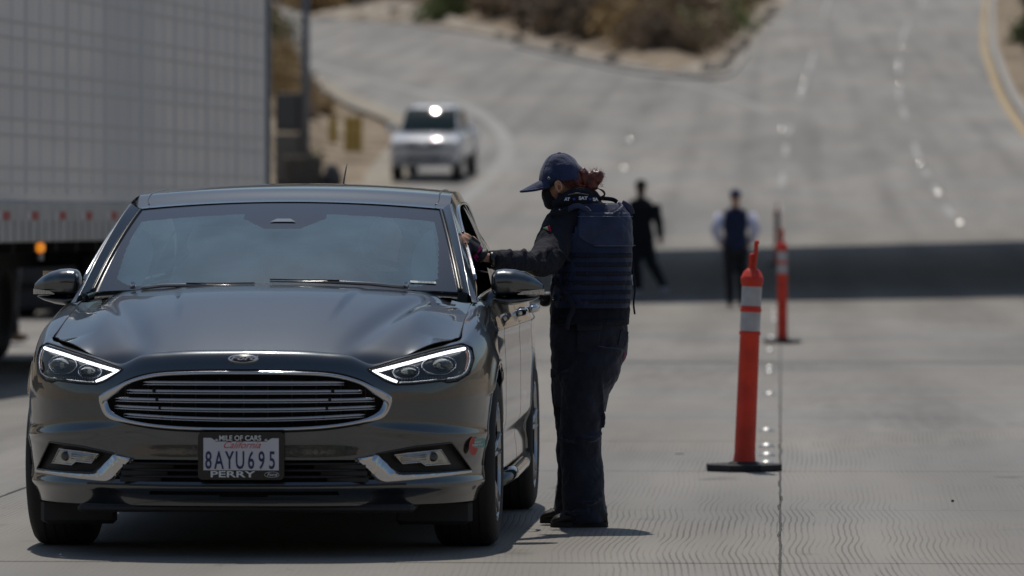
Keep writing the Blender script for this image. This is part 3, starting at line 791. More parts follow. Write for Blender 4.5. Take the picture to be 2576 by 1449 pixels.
# head lights
AMB = mat('amber_reflector', (.75, .16, .02), .25, coat=.8)
DRL = mat('daytime_light', (1, 1, 1), .3, emit=(.92, .95, 1.0), es=3.6)
LENS = glass_mat('lamp_cover', (.93, .95, .96))
PROJ = mat('projector_glass', (.10, .105, .10), .08, coat=1, metal=.35, var=.4, vscale=90)
HBLK = mat('lamp_interior', (.022, .021, .02), .3, coat=.4)
for sg in (1, -1):
    hl = G()
    n_ = 26
    def hfn(u, v, off): 
        x = lerp(.46, .87, u); z = lerp(.655, .825, v); return Vector((sg * x, nose_y(x, z) + off, z))
    g = G().grid(44, 22, lambda u, v: hfn(u, v, .045), keep=lambda u, v: inpoly(lerp(.46, .87, u), lerp(.655, .825, v), HEAD))
    head = g.mk('headlight', HBLK, car)
    for v_ in head.data.vertices: v_.co.y = min(v_.co.y, .60)
    P = [(x, z) for x, z in HEAD]
    def hp(x, z, o=0.0): return Vector((sg * x, nose_y(x, z) - o, z))
    # daytime strip
    top = smoothpath([(.825, .797), (.74, .779), (.62, .747), (.55, .729), (.492, .7145)], 24)
    G().tube([hp(x, z, -.012) for x, z in top], (.0062, .006), n=8, up=(0, 1, 0)).mk('daytime_strip', DRL, head)
    low = smoothpath([(.503, .7085), (.54, .694), (.583, .675)], 8)
    G().tube([hp(x, z, -.012) for x, z in low], (.0055, .006), n=8, up=(0, 1, 0)).mk('daytime_strip', DRL, head)
    G().tube([hp(x, z, -.010) for x, z in [(.478, .7215), (.484, .716), (.492, .7095)]], .004, n=8, up=(0, 1, 0)).mk('daytime_tip', DRL, head)
    for cx, cz, a, b in ((.735, .735, .058, .031), (.615, .712, .045, .024)):
        pl = G().ell((sg * cx, nose_y(cx, cz) + .055, cz), (a * .92, .035, b * .9)); pl.mk('projector_lens', PROJ, head)
        P6 = [hp(cx + a * math.cos(w) * 1.08, cz + b * math.sin(w) * 1.12 - .10 * (math.cos(w) * a) * -.9 * 0, -.028) for w in [k_ * math.pi / 12 for k_ in range(24)]]
        G().tube(P6, .0035, n=6, closed=True, up=(0, 1, 0)).mk('lens_bezel', SATIN, head)
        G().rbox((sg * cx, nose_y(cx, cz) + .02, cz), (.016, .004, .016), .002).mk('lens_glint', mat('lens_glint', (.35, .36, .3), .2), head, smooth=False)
    # chrome lower tray and outer rim
    rim = smoothpath([(.835, .80), (.846, .76), (.834, .71), (.80, .688), (.76, .683), (.65, .674), (.592, .672)], 30)
    G().tube([hp(x, z, -.012) for x, z in rim], (.0042, .008), n=8, up=(0, 1, 0)).mk('chrome_tray', CHROME, head)
    for k_ in range(16):
        x = .60 + k_ * .0105; G().box((sg * x, nose_y(x, .685) + .02, .686), (.003, .01, .012)).mk('tray_rib', mat('rib_grey', (.12, .12, .12), .4), head, smooth=False)
    am = G().grid(8, 10, lambda u, v: hp(lerp(.826, .842, u) + .008 * math.sin(v * 3.1), lerp(.715, .79, v), -.018)); am.mk('amber_reflector', AMB, head)
    cover = G().grid(40, 20, lambda u, v: hp(lerp(.455, .868, u), lerp(.655, .825, v), -.0005), keep=lambda u, v: inpoly(lerp(.455, .868, u), lerp(.655, .825, v), HEAD), flip=sg < 0)
    cover.mk('lamp_cover', LENS, head)
    hh_ = [(sg * x, z) for x, z in HEAD]
    ring('lamp_seam', hh_, .0035, VOID, car, out=-.001, dens_=140)
    ring('lamp_rim', [(sg * (.66 + (x - .66) * .965), .735 + (z - .735) * .93) for x, z in HEAD], .0022, BLK, car, out=-.004, dens_=140)
    # fog pocket
    g = G().grid(24, 12, lambda u, v: Vector((sg * lerp(.47, .88, u), nose_y(lerp(.47, .88, u), .41) + .05, lerp(.30, .45, v)))); g.mk('fog_pocket', MBLK, car)
    for k_ in range(5):
        z = .40 + .009 * k_ - .05
    ring('pocket_edge', [(sg * x, z) for x, z in POCKET], (.004), BLK, car, out=0, dens_=90)
    LAMP = [(.573, .393), (.744, .410), (.778, .352), (.688, .350), (.669, .364), (.603, .359)]
    def lampface(x, z, o): return Vector((sg * x, nose_y(x, .38) + o, z))
    g = G(); n6 = len(LAMP); Vf = [lampface(x, z, .012) for x, z in LAMP] + [lampface(x, z, .045) for x, z in LAMP] + [lampface(.675, .378, .006)]
    Ff = [(i, (i + 1) % n6, n6 + (i + 1) % n6, n6 + i) for i in range(n6)] + [(i, (i + 1) % n6, 2 * n6) for i in range(n6)]
    fl = mk('fog_lamp', Vf, Ff, mat('fog_lens', (.42, .42, .38), .12, coat=1, metal=.5, var=.25, vscale=40), car, smooth=False)
    G().tube([lampface(x, z, .010) for x, z in LAMP], .0035, n=6, closed=True, up=(0, 1, 0)).mk('fog_rim', SATIN, fl)
    G().ell(lampface(.715, .382, .010), (.02, .012, .019)).mk('fog_bulb', mat('fog_dark', (.03, .03, .03), .1, coat=1), fl)
    for k_ in (-1, 0, 1): G().tube([lampface(.60, .376 + k_ * .007, .007), lampface(.69, .383 + k_ * .009, .007)], .0016, n=5, up=(0, 1, 0)).mk('fog_flute', SATIN, fl)
    # chrome blade: broad inner foot, thin outer arm
    UP = [(.436, .383), (.47, .391), (.51, .398), (.527, .382), (.55, .359), (.57, .338), (.600, .322), (.66, .3205), (.732, .3215), (.80, .323), (.853, .323)]
    DN = [(.436, .380), (.455, .358), (.475, .335), (.492, .316), (.505, .303), (.517, .294), (.535, .289), (.568, .290), (.66, .297), (.76, .305), (.856, .313)]
    UPd = smoothpath(UP, 60); DNd = smoothpath(DN, 60); V = []; F = []
    for i, (a, b) in enumerate(zip(UPd, DNd)):
        for q, o in ((0, .002), (.12, .014), (.5, .017), (.88, .014), (1, .002)):
            x = lerp(a[0], b[0], q); z = lerp(a[1], b[1], q); V.append(Vector((sg * x, nose_y(x, .34 if x > .5 else .39) - o, z)))
    for i in range(59):
        for q in range(4):
            f = (i * 5 + q, i * 5 + q + 1, i * 5 + 6 + q, i * 5 + 5 + q); F.append(f if sg < 0 else f[::-1])
    mk('chrome_blade', V, F, CHROME, car, auto=40)
# clean-air sticker
st = G(); sy = nose_y(.86, .42)
stk = empty('sticker'); stk.parent = car; stk.location = (.872, sy - .012, .425); stk.rotation_euler = (0, 0, R(62)); stk.scale = (.72, 1, .72); stk['label'] = 'red and green clean air vehicle sticker on the bumper corner'
circ = [(.045 * math.cos(w) - .03, .05 * math.sin(w) - .01) for w in [k_ * math.pi / 10 for k_ in range(20)]]
G().prism(circ, -.001, 0).mk('sticker_red', mat('sticker_red', (.45, .06, .05), .5), stk, smooth=False)
G().prism([(-.02, -.02), (.09, -.02), (.09, .03), (-.02, .03)], -.0012, 0).mk('sticker_green', mat('sticker_green', (.16, .33, .28), .5), stk, smooth=False)
textmesh('sticker_text', 'ACCESS OK\nCLEAN AIR VEHICLE', .016, mat('sticker_white', (.8, .8, .8), .5), stk, (.01, -.0022, .003), (R(90), 0, 0), sx=.8)

# licence plate
LPY = nose_y(0, .40) - .012
lp = empty('license_plate'); lp.parent = car; lp.location = (-.003, LPY, .3955); lp['label'] = 'white California plate in a black dealer frame'
W2, H2 = .166, .0915
def rrect(w, h, r, n=6):
    P = []
    for cx, cy, a0 in ((w - r, h - r, 0), (-w + r, h - r, 90), (-w + r, -h + r, 180), (w - r, -h + r, 270)):
        for k_ in range(n + 1): a = R(a0 + 90 * k_ / n); P.append((cx + r * math.cos(a), cy + r * math.sin(a)))
    return P
G().prism(rrect(W2, H2, .018), -.016, .0).mk('plate_frame', BLK, lp, smooth=False)
G().prism([(-.145, -.055), (.145, -.055), (.145, .068), (.118, .068), (.098, .055), (-.095, .055), (-.115, .069), (-.145, .069)], -.0175, -.0162).mk('plate', mat('plate_white', (.62, .62, .66), .45, var=.05), lp, smooth=False)
NAVY = mat('plate_navy', (.02, .03, .11), .4); PRED = mat('plate_red', (.50, .05, .05), .4); PWHT = mat('frame_lettering', (.72, .76, .78), .4)
for k_, ch in enumerate('8AYU695'):
    t = textmesh('plate_character', ch, .096, NAVY, lp, (-.1255 + k_ * .0405 + (.002 if k_ > 3 else 0), -.0178, -.020), (R(90), 0, 0), sx=.56, bold=.0013, ext=.0008)
textmesh('plate_lettering', 'MILE OF CARS', .0275, PWHT, lp, (-.004, -.0168, .0675), (R(90), 0, 0), sx=.94, bold=.0004)
textmesh('plate_lettering', 'PERRY', .033, PWHT, lp, (-.034, -.0168, -.0715), (R(90), 0, 0), sx=1.85, bold=.0006)
textmesh('plate_script', 'California', .038, PRED, lp, (0, -.0179, .041), (R(90), 0, 0), sx=.98, shear=.5)
textmesh('frame_script', 'Ford', .018, PWHT, lp, (.118, -.0166, -.0715), (R(90), 0, 0), sx=1.1, shear=.35)
ov_ = [(.118 + .028 * math.cos(w), -.0166, -.0715 + .0105 * math.sin(w)) for w in [k_ * math.pi / 14 for k_ in range(28)]]
G().tube(ov_, .0007, n=5, closed=True, up=(0, 1, 0)).mk('frame_oval', PWHT, lp)
for x in (-.094, .096): G().lathe([(.001, -.02), (.006, -.019), (.0065, -.016)], 12, 'y', c=(x, 0, .060)).mk('screw', SATIN, lp)

# bonnet
fr_pts = [(b[0], b[1], b[2]) for a, b in MT[:9]]
_tx = [q[2] for q in dense[:1640]]; _ty = [q[3] for q in dense[:1640]]; _tz = [q[4] for q in dense[:1640]]
for i in range(1, len(_tx)): _tx[i] = max(_tx[i], _tx[i - 1] + 1e-6)
def front_edge(x):
    x = abs(x); return float(np.interp(x, _tx, _ty)), float(np.interp(x, _tx, _tz))
_zx = np.linspace(0, .8, 161); _zr = np.interp(_zx, [0, .2, .3, .40, .48, .56, .62, .70, .76, .797], [.798, .796, .790, .784, .779, .781, .786, .802, .817, .832])
_zk = np.exp(-(np.arange(-20, 21) / 8.0) ** 2); _zk /= _zk.sum(); _zs = np.convolve(np.concatenate([_zr[20:0:-1], _zr, np.full(20, _zr[-1])]), _zk, 'valid')
def rear_edge(x):
    x = abs(x) / .80; return 1.100 + .25 * x ** 2.2, 1.040 - .06 * x ** 2.4
HN = 121; HM = 90
def bonnet(u, v):
    x = lerp(-.797, .797, u); ax = abs(x)
    yf, zf = front_edge(x) if ax < .795 else (.52, .832)
    yr, zr = rear_edge(x)
    if ax > .70: yf = lerp(yf, .54, sstep(.74, .797, ax))
    y = lerp(yf, yr, v)
    g_ = 1 - (1 - v) ** 1.55
    zs = float(np.interp(ax, _zx, _zs))
    z = zs + (zr - zs) * g_ + (zf - zs) * math.exp(-v / .035)
    # side edge rides the wing
    ze = interp(y, [(.5, .830), (.66, .862), (.82, .893), (1.0, .922), (1.3, .962), (1.4, .966)])
    z = lerp(z, ze, sstep(.60, .797, ax))
    env = math.sin(math.pi * min(1, max(0, v))) ** .6
    # domed wing inside a raking valley
    xc = lerp(.43, .70, (y - .15) / 1.1)
    env = math.sin(math.pi * v) ** .9
    z += env * (-.018 * math.exp(-((ax - xc + .03) / .05) ** 2) + .007 * math.exp(-((ax - xc - .07) / .08) ** 2))
    # inner crease
    xi = lerp(.25, .36, (y - .1) / 1.0)
    e2 = env * sstep(.25, .75, v)
    z += e2 * (.013 * (1 - sstep(xi - .008, xi + .030, ax)) - .005)
    return Vector((x, y, z))
bon = G().grid(241, 90, bonnet).mk('bonnet', PAINT, car)
# bonnet shut line (dark gap along its front and sides)
edge = [bonnet(i / 120, 0) for i in range(121)]
G().tube([e + Vector((0, -.002, -.0015)) for e in edge], .0030, n=6, up=(0, 0, 1)).mk('shut_line', VOID, car)
for u in (0, 1): G().tube([bonnet(u, i / 60) + Vector((.001 if u else -.001, 0, -.001)) for i in range(61)], .0030, n=6).mk('shut_line', VOID, car)

# greenhouse
Q = [(.805, 1.22, .968), (.735, 1.60, 1.205), (.675, 1.95, 1.365), (.655, 2.3, 1.410), (.650, 2.8, 1.418), (.632, 3.3, 1.385), (.62, 3.75, 1.285), (.645, 4.2, 1.125), (.67, 4.42, 1.062)]
def Qy(y):
    lo, hi = 0.0, len(Q) - 1.0
    for _ in range(30):
        m = (lo + hi) / 2
        if catmull(Q, m)[1] < y: lo = m
        else: hi = m
    return catmull(Q, lo)
def belt(y): return Vector((interp(y, [(1.2, .805), (1.65, .81), (2.2, .815), (3, .81), (3.7, .79), (4.3, .74), (4.45, .70)]), y, interp(y, [(1.2, .955), (1.65, .975), (2.2, .985), (3.0, 1.0), (3.7, 1.03), (4.3, 1.05), (4.5, 1.06)])))
def crown(y): return interp(y, [(1.8, .020), (2.1, .034), (2.8, .036), (3.6, .03), (4.2, .02), (4.5, .015)])
ROOFZ = Qy(1.95)[2]
def wtop(s_):       # windscreen top edge, s -1..1
    y = 1.86 + .085 * s_ * s_; return Vector((s_ * .628, y, 1.3705 - .030 * s_ * s_))
def wbot(s_):
    y = 1.055 + .275 * abs(s_) ** 2.1; return Vector((s_ * .748, y, 1.030 - .024 * s_ * s_))
def wind(s_, t_):
    a, b = wbot(s_), wtop(s_); p = a.lerp(b, t_)
    nrm = Vector((0, -.5, .85)); return p + nrm * (.028 * 4 * t_ * (1 - t_) * .8)
WG = glass_mat('windscreen_glass', (.74, .86, .86), base_refl=1.9, film=.27, filmcol=(.31, .49, .64), rough=.012)  # film: dust plus sky reflection painted in as a blue diffuse tint
SG = glass_mat('tinted_side_glass', (.62, .70, .68), film=.03)
# black frit band printed round the inside of the glass, with the sensor mount
FRIT = mat('frit_band', (.032, .042, .060), .03, spec=.5); FRIT.node_tree.nodes['Principled BSDF'].inputs['IOR'].default_value = 1.9
def frit_keep(u, v):
    s_ = 2 * u - 1
    if v < .03 + .10 * sstep(.72, .93, abs(s_)) ** 2 or v > .80 + .03 * (1 - s_ * s_): return True
    if abs(s_) > .935 - .045 * (1 - sstep(0, .6, v)): return True
    if abs(s_) < .26 and v > .63 + .9 * max(0, abs(s_) - .11): return True
    return False
G().grid(300, 150, lambda u, v: wind(2 * u - 1, v), keep=frit_keep).mk('windscreen_frit', FRIT, car)
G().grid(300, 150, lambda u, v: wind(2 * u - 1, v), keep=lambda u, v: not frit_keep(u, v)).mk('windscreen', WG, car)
G().prism([(-.052, 0), (.052, 0), (.028, .055), (-.028, .055)], 0, .003, lambda a, b, h: wind(a / .66, .715 + b * .75) + Vector((0, -.002 - h, .003))).mk('sensor_window', mat('sensor_glass', (.16, .20, .22), .2, coat=1), car, smooth=False)
# roof
def roof(u, v):
    s_ = 2 * u - 1
    yf = wtop(s_ * 1.0).y if True else 0
    y = lerp(yf, 3.42 + .0 * s_, v)
    q = Qy(y); w = q[0] * lerp(.945, 1.0, sstep(0, .12, v)) if False else q[0]
    x = s_ * lerp(.634 + .0 * s_, w, sstep(0, .10, v))
    zt = q[2] + crown(y) * (1 - s_ * s_)
    z0 = wtop(s_).z + .004
    z = lerp(z0, zt, sstep(0, .16, v)) if v < .16 else zt
    return Vector((x, y, max(z, z0) if v < .05 else z))
G().grid(60, 70, roof).mk('roof', PAINT, car)
G().grid(30, 30, lambda u, v: roof(.02 + u * .96, .03 + v * .94) - Vector((0, 0, .03))).mk('headliner', mat('headliner', (.45, .45, .42), .9), car)
# sunroof-like rear roof glass edge and aerial
an = [Vector((.10, 3.34, 1.40)), Vector((.10, 3.40, 1.47)), Vector((.108, 3.46, 1.545))]
G().tube(smoothpath([tuple(p) for p in an], 8), [.005 - .0004 * k_ for k_ in range(8)], n=8).mk('aerial', BLK, car)
# rear screen and boot lid
def rear(u, v):
    s_ = 2 * u - 1; y = lerp(3.42, 4.42, v); q = Qy(y); return Vector((s_ * q[0], y, q[2] + crown(y) * (1 - s_ * s_)))
G().grid(30, 30, rear, keep=lambda u, v: not (.08 < u < .92 and .06 < v < .86)).mk('rear_pillars', PAINT, car)
G().grid(24, 20, lambda u, v: rear(lerp(.07, .93, u), lerp(.05, .87, v)) - Vector((0, 0, .004))).mk('rear_screen', SG, car)
G().grid(24, 12, lambda u, v: Vector(((2 * u - 1) * lerp(Qy(4.42)[0], .62, v), lerp(4.42, 4.80, v) - .12 * abs(2 * u - 1) ** 3 * v, lerp(1.062, 1.082, v) + .015 * (1 - (2 * u - 1) ** 2) * (1 - v)))).mk('boot_lid', PAINT, car)
RG = {}
for sg in (1, -1):
    # A pillar outer skin, between screen edge and side frame
    def pil(u, v):
        t_ = v; a = wind(1, t_) + Vector((.004, 0, 0)); y = lerp(1.22, 1.95, t_); q = Vector(Qy(y))
        p = a.lerp(q, u) + Vector((.010, -.012, .012)) * math.sin(math.pi * u) * 1.0
        return Vector((sg * p.x, p.y, p.z))
    G().grid(12, 60, pil, flip=sg < 0).mk('a_pillar', PAINT, car)
    G().tube([Vector((sg * wind(1, i / 40).x, wind(1, i / 40).y - .003, wind(1, i / 40).z + .003)) for i in range(41)], .006, n=8).mk('screen_seal', BLK, car)
    # side frame with window cut-outs
    def sf(y, v):
        b_ = belt(y); q = Vector(Qy(y)); p = b_.lerp(q, v); bul = .022 * math.sin(math.pi * v)
        return Vector((sg * (p.x + bul), p.y, p.z))
    ny, nv_ = 330, 60
    def cls(y, v):
        b_ = belt(y).z; q = Qy(y)[2]; z = lerp(b_, q, v)
        qf = Qy(y)
        top = q - interp(y, [(1.3, .075), (1.7, .066), (2.2, .050), (3.2, .050), (3.8, .075)])
        if z < b_ + .012 or z > top: return 'frame'
        if y < 1.46: return 'frame'
        if 2.66 < y < 2.76: return 'pillar'
        if y > 3.98: return 'frame'
        if 3.60 < y < 3.65: return 'pillar'
        return 'glass'
    ysp = [1.22 + (4.42 - 1.22) * i / ny for i in range(ny + 1)]
    for nm_, key, m_, ylo, yhi in (('window_frame', 'frame', PAINT, 0, 9), ('b_pillar', 'pillar', BLK, 0, 3), ('c_pillar', 'pillar', BLK, 3, 9)):
        V = []; F = []; idx = {}
        for i in range(ny):
            for j in range(nv_):
                if cls((ysp[i] + ysp[i + 1]) / 2, (j + .5) / nv_) != key or not ylo < ysp[i] < yhi: continue
                q = []
                for a, b in ((i, j), (i + 1, j), (i + 1, j + 1), (i, j + 1)):
                    if (a, b) not in idx: idx[(a, b)] = len(V); V.append(sf(ysp[a], b / nv_))
                    q.append(idx[(a, b)])
                F.append(tuple(q) if sg > 0 else tuple(q[::-1]))
        mk(nm_, V, F, m_, car)
    for a_, b_y, nm_ in ((1.40, 2.70, 'front_window'), (2.70, 4.02, 'rear_window')):
        if sg > 0 and nm_ == 'front_window': continue      # the driver's window is wound down
        V = []; F = []
        for i in range(41):
            y = lerp(a_, b_y, i / 40)
            for j in range(13):
                p = sf(y, j / 12 * .97); V.append(Vector((p.x - sg * .012, p.y, p.z)))
        for i in range(40):
            for j in range(12): F.append((i * 13 + j, i * 13 + 13 + j, i * 13 + 14 + j, i * 13 + 1 + j))
        mk(nm_, V, F, SG, car)
    # chrome window line and roof ditch
    G().tube([sf(lerp(1.45, 4.0, i / 60), .035) + Vector((sg * .004, 0, 0)) for i in range(61)], (.006, .009), n=8, up=(0, 0, 1)).mk('window_trim', CHROME, car)
    def topline(y):
        b_ = belt(y).z; q = Qy(y)[2]; off = interp(y, [(1.3, .075), (1.7, .066), (2.2, .050), (3.2, .050), (3.8, .075)]); return max(.04, (q - off - b_) / (q - b_))
    G().tube([sf(lerp(1.47, 3.97, i / 80), topline(lerp(1.47, 3.97, i / 80))) + Vector((sg * .003, 0, 0)) for i in range(81)], .006, n=8).mk('window_trim', CHROME, car)
    G().tube([Vector((sg * (roof(1, .05 + .9 * i / 40).x - .05), roof(1, .05 + .9 * i / 40).y, roof(.962, .05 + .9 * i / 40).z + .001)) for i in range(41)], .004, n=6).mk('roof_ditch', BLK, car)
    # door handles
    for hy in (2.42, 3.34):
        hd = G().tube([(sg * .926, hy - .10, .905), (sg * .955, hy - .08, .907), (sg * .962, hy, .909), (sg * .955, hy + .08, .911), (sg * .926, hy + .10, .912)], (.010, .016), n=10, up=(0, 0, 1)).mk('door_handle', CHROME, car)
    # arch lips and liners
    for ax in (AX1, AX2):
        arcp = []
        for k_ in range(33):
            w = R(-8 + 196 * k_ / 32); yy = ax - math.cos(w) * .374; zz = WR + .005 + math.sin(w) * .374
            # body x at this y,z
            best = min(((abs(gridP[j][i].y - yy) + abs(gridP[j][i].z - zz)), gridP[j][i].x) for j in range(0, NW, 2) for i in range(0, len(segs), 3) if abs(gridP[j][i].y - yy) < .03)[1] if True else .92
            arcp.append(Vector((sg * (best - .004), yy, max(zz, .235))))
        G().tube(arcp, (.010, .008), n=8).mk('arch_lip', PAINT, car)
        G().grid(24, 3, lambda u, v: Vector((sg * lerp(.90, .55, v), ax - math.cos(math.pi * u) * .38, WR + math.sin(math.pi * u) * .38))).mk('wheel_liner', VOID, car)
    # sill
    G().tube([(sg * .90, 1.40, .235), (sg * .915, 2.2, .235), (sg * .915, 3.0, .24), (sg * .90, 3.40, .25)], (.03, .03), n=10).mk('sill', PAINT, car)
    # wheels
    for ax, nm_ in ((AX1, 'wheel'), (AX2, 'wheel')):
        wl = G(); w2, r_ = .118, WR
        prof = [(.235, -w2), (.25, -w2 - .004), (.29, -w2 - .008), (r_ - .022, -w2), (r_ - .006, -w2 + .014), (r_, -w2 + .03), (r_ + .001, 0), (r_, w2 - .03), (r_ - .006, w2 - .014), (r_ - .022, w2), (.29, w2 + .008), (.25, w2 + .004), (.235, w2), (.232, w2 - .03), (.232, -w2 + .03), (.235, -w2)]
        wl.lathe(prof, 72, 'x', caps=False)
        wh = empty(nm_); wh.parent = car; wh.location = (sg * .806, ax, WR + .001)
        wl.mk('tyre', RUB, wh)
        for gx in (-.06, -.02, .02, .06): G().lathe([(r_ + .0015, gx - .004), (r_ + .0015, gx + .004)], 60, 'x', caps=False).mk('tread_groove', VOID, wh)
        RIM = mat('alloy', (.42, .43, .46), .25, metal=.9); 
        rim = G().lathe([(.234, w2 - .004), (.228, w2 - .006), (.218, w2 - .03), (.215, -.05), (.10, -.04), (.001, -.04)], 60, 'x', caps=False)
        for v_ in range(len(rim.V)): rim.V[v_] = (rim.V[v_][0] * sg, rim.V[v_][1], rim.V[v_][2])
        rim.mk('rim', MBLK, wh)
        G().lathe([(.236, sg * (w2 - .006)), (.240, sg * (w2 + .001)), (.228, sg * (w2 + .001)), (.222, sg * (w2 - .012))], 60, 'x', caps=False).mk('rim_lip', RIM, wh)
        for k_ in range(5):
            for d_ in (-.13, .13):
                a0 = 2 * math.pi * k_ / 5 + .3; a1 = a0 + d_ * 1.25; a0 += d_ * .4
                G().tube([(sg * (w2 - .035), .05 * math.cos(a0), .05 * math.sin(a0)), (sg * (w2 - .018), .14 * math.cos((a0 + a1) / 2), .14 * math.sin((a0 + a1) / 2)), (sg * (w2 - .008), .228 * math.cos(a1), .228 * math.sin(a1))], (.013, .012), n=6).mk('spoke', RIM, wh)
        G().lathe([(.06, sg * (w2 - .05)), (.055, sg * (w2 - .02)), (.001, sg * (w2 - .015))], 20, 'x', caps=False).mk('hub', RIM, wh)
        G().lathe([(.15, sg * .0), (.15, sg * .02), (.001, sg * .02)], 30, 'x', caps=False).mk('brake_disc', mat('disc_steel', (.25, .25, .25), .4, metal=.8), wh)

# door mirrors, one per side with its own seat on the door
IND = mat('indicator_lens', (.50, .48, .43), .15, coat=1, var=.3, vscale=120)
def mirror(sg, xin, xout, y0):
    mh = empty('door_mirror'); mh.parent = car; mh.location = (sg * xin, y0, 1.04)
    Lm = xout - xin
    topf = lambda t_: interp(t_, [(0, .030), (.03, .045), (.10, .056), (.25, .060), (.45, .057), (.65, .047), (.82, .030), (.93, .012), (1, -.002)])
    botf = lambda t_: interp(t_, [(0, -.030), (.05, -.050), (.12, -.056), (.5, -.054), (.85, -.050), (.94, -.044), (1, -.034)])
    dep = lambda t_: interp(t_, [(0, .050), (.08, .085), (.4, .10), (.75, .085), (1, .045)])
    def fn(u, v):
        w = 2 * math.pi * u; t_ = v; a = math.cos(w); b = math.sin(w)
        zt, zb = topf(t_), botf(t_); zc = (zt + zb) / 2; hz = (zt - zb) / 2
        e = .72
        yy = -math.copysign(abs(a) ** e, a) * dep(t_) * (1 if a > 0 else .35)
        zz = zc + math.copysign(abs(b) ** e, b) * hz
        return (sg * (t_ * Lm), yy + .05 * t_, zz)
    g = G().grid(40, 30, fn, closeu=True, flip=sg < 0)
    n0 = 40; g.F.append(tuple(range(n0))); g.F.append(tuple(range(29 * n0, 30 * n0))[::-1])
    ho = g.mk('mirror_housing', PAINT, mh, auto=60)
    # lower shell
    def fl(u, v):
        w = 2 * math.pi * u; a = math.cos(w); b = math.sin(w); t_ = lerp(.02, .93, v)
        zt = -.052; zb = interp(t_, [(0, -.075), (.3, -.093), (.55, -.086), (.8, -.072), (.93, -.058)]); zc = (zt + zb) / 2; hz = (zt - zb) / 2
        return (sg * t_ * Lm, -a * dep(t_) * (.92 if a > 0 else .3) + .05 * t_, zc + b * hz)
    g = G().grid(30, 20, fl, closeu=True, flip=sg < 0); g.F.append(tuple(range(30))); g.F.append(tuple(range(19 * 30, 20 * 30))[::-1])
    g.mk('mirror_underside', PAINT, mh, auto=60)
    # indicator strip
    def ind(u, v):
        t_ = lerp(.52, 1.0, u); zc = lerp(-.046, -.024 + .010 * (u - 1), v) if u > .25 else lerp(-.046, lerp(-.044, -.030, u / .25), v)
        yy = -dep(t_) * .99 - .004 + .05 * t_
        if u > .9: yy += (u - .9) * .2
        return (sg * (t_ * Lm + .006 * max(0, u - .9) * 10), yy, zc)
    G().grid(24, 5, ind, flip=sg < 0).mk('indicator_strip', IND, mh)
    # arm
    xd = .845 - xin
    G().tube(smoothpath([(sg * (.30 * Lm), 0, -.068), (sg * .02, .0, -.078), (sg * (xd * .55), .0, -.105), (sg * (xd - .01), .01, -.150)], 14), [(.030, .055)] * 4 + [(.026, .055)] * 4 + [(.030, .06)] * 6, n=14, up=(0, 0, 1)).mk('mirror_arm', PAINT, mh)
    G().grid(2, 2, lambda u, v: (sg * lerp(.15, .85, u) * Lm, .05, lerp(-.045, .05, v))).mk('mirror_glass', mat('mirror_glass', (.8, .8, .8), .02, metal=1), mh)
mirror(1, .868, 1.076, 1.52); mirror(-1, .822, 1.018, 1.52)
# cowl and wipers
G().grid(40, 5, lambda u, v: Vector(((2 * u - 1) * .74, lerp(rear_edge((2 * u - 1) * .74)[0] - .01, wbot((2 * u - 1) * .98).y + .02, v), lerp(rear_edge((2 * u - 1) * .74)[1] - .012, wbot(2 * u - 1).z - .006, v)))).mk('cowl', MBLK, car)
WIP = mat('wiper_metal', (.28, .28, .29), .25, metal=.6, coat=.4)
def wiper(P, hub):
    wp = empty('wiper'); wp.parent = car
    G().tube(P, [(.010, .008)] * 3 + [(.005, .004)] * (len(P) - 3), n=8).mk('wiper_arm', WIP, wp)
    Pb = [Vector(p) + Vector((0, -.006, .008)) for p in P[2:]]
    G().tube(Pb, .003, n=6).mk('wiper_blade', MBLK, wp)
    G().lathe([(.012, -.01), (.012, .02)], 12, c=hub).mk('wiper_pivot', CHROME, wp)
def onw(x, t_, l=.012):
    p = wind(x / (.748 - .12 * t_), t_); return tuple(p + Vector((0, -l * .5, l)))
wiper([onw(.53, -.02, .018), onw(.40, -.004, .020), onw(.28, .008, .018), onw(.14, .022, .012), onw(.0, .03, .010)], onw(.54, -.015, .02))
wiper([onw(-.53, -.03, .018), onw(-.44, -.018, .020), onw(-.34, -.012, .016), onw(-.20, -.004, .010), onw(-.06, .0, .008)], onw(-.57, -.015, .02))
# windscreen barcode sticker
st = G().prism([(-.05, -.008), (.05, -.008), (.05, .008), (-.05, .008)], 0, .002, lambda a, b, h: wind((.60 + a) / .735, .075 + b * 1.25) + Vector((0, -.003 - h, .003)))
bs = st.mk('barcode_sticker', mat('sticker_paper', (.6, .66, .64), .5), car, smooth=False)
for k_ in range(11):
    a0 = -.018 + k_ * .0055
    G().prism([(a0, -.004), (a0 + .0025, -.004), (a0 + .0025, .004), (a0, .004)], 0, .001, lambda a, b, h: wind((.60 + a) / .735, .075 + b * 1.25) + Vector((0, -.0058 - h, .005))).mk('barcode_bar', BLK, bs, smooth=False)
# interior
TRIM = mat('pillar_trim', (.80, .85, .80), .8)
for sg in (1, -1):
    G().grid(10, 40, lambda u, v: Vector((sg * (wind(.91 + .02 * v, v * .76 + .04).x - u * .115 * math.sin(math.pi * min(1, .30 + v * .70)) ** .7), wind(.9, v * .76 + .04).y + .012 + .02 * u, wind(.9, v * .76 + .04).z - .03))).mk('pillar_trim', TRIM, car)
DASH = mat('dashboard', (.12, .13, .135), .7); SEAT = mat('seat_cloth', (.30, .30, .29), .9)
G().grid(30, 8, lambda u, v: Vector(((2 * u - 1) * .72, lerp(1.25, 1.75, v) - .15 * (1 - abs(2 * u - 1)) * (1 - v), lerp(.985, .93, v) - .25 * sstep(.85, 1, v) + .02 * math.sin(math.pi * v) ))).mk('dashboard', DASH, car)
G().rbox((0, 3.3, .35), (1.5, 3.6, .3), .05).mk('cabin_floor', VOID, car, smooth=False)
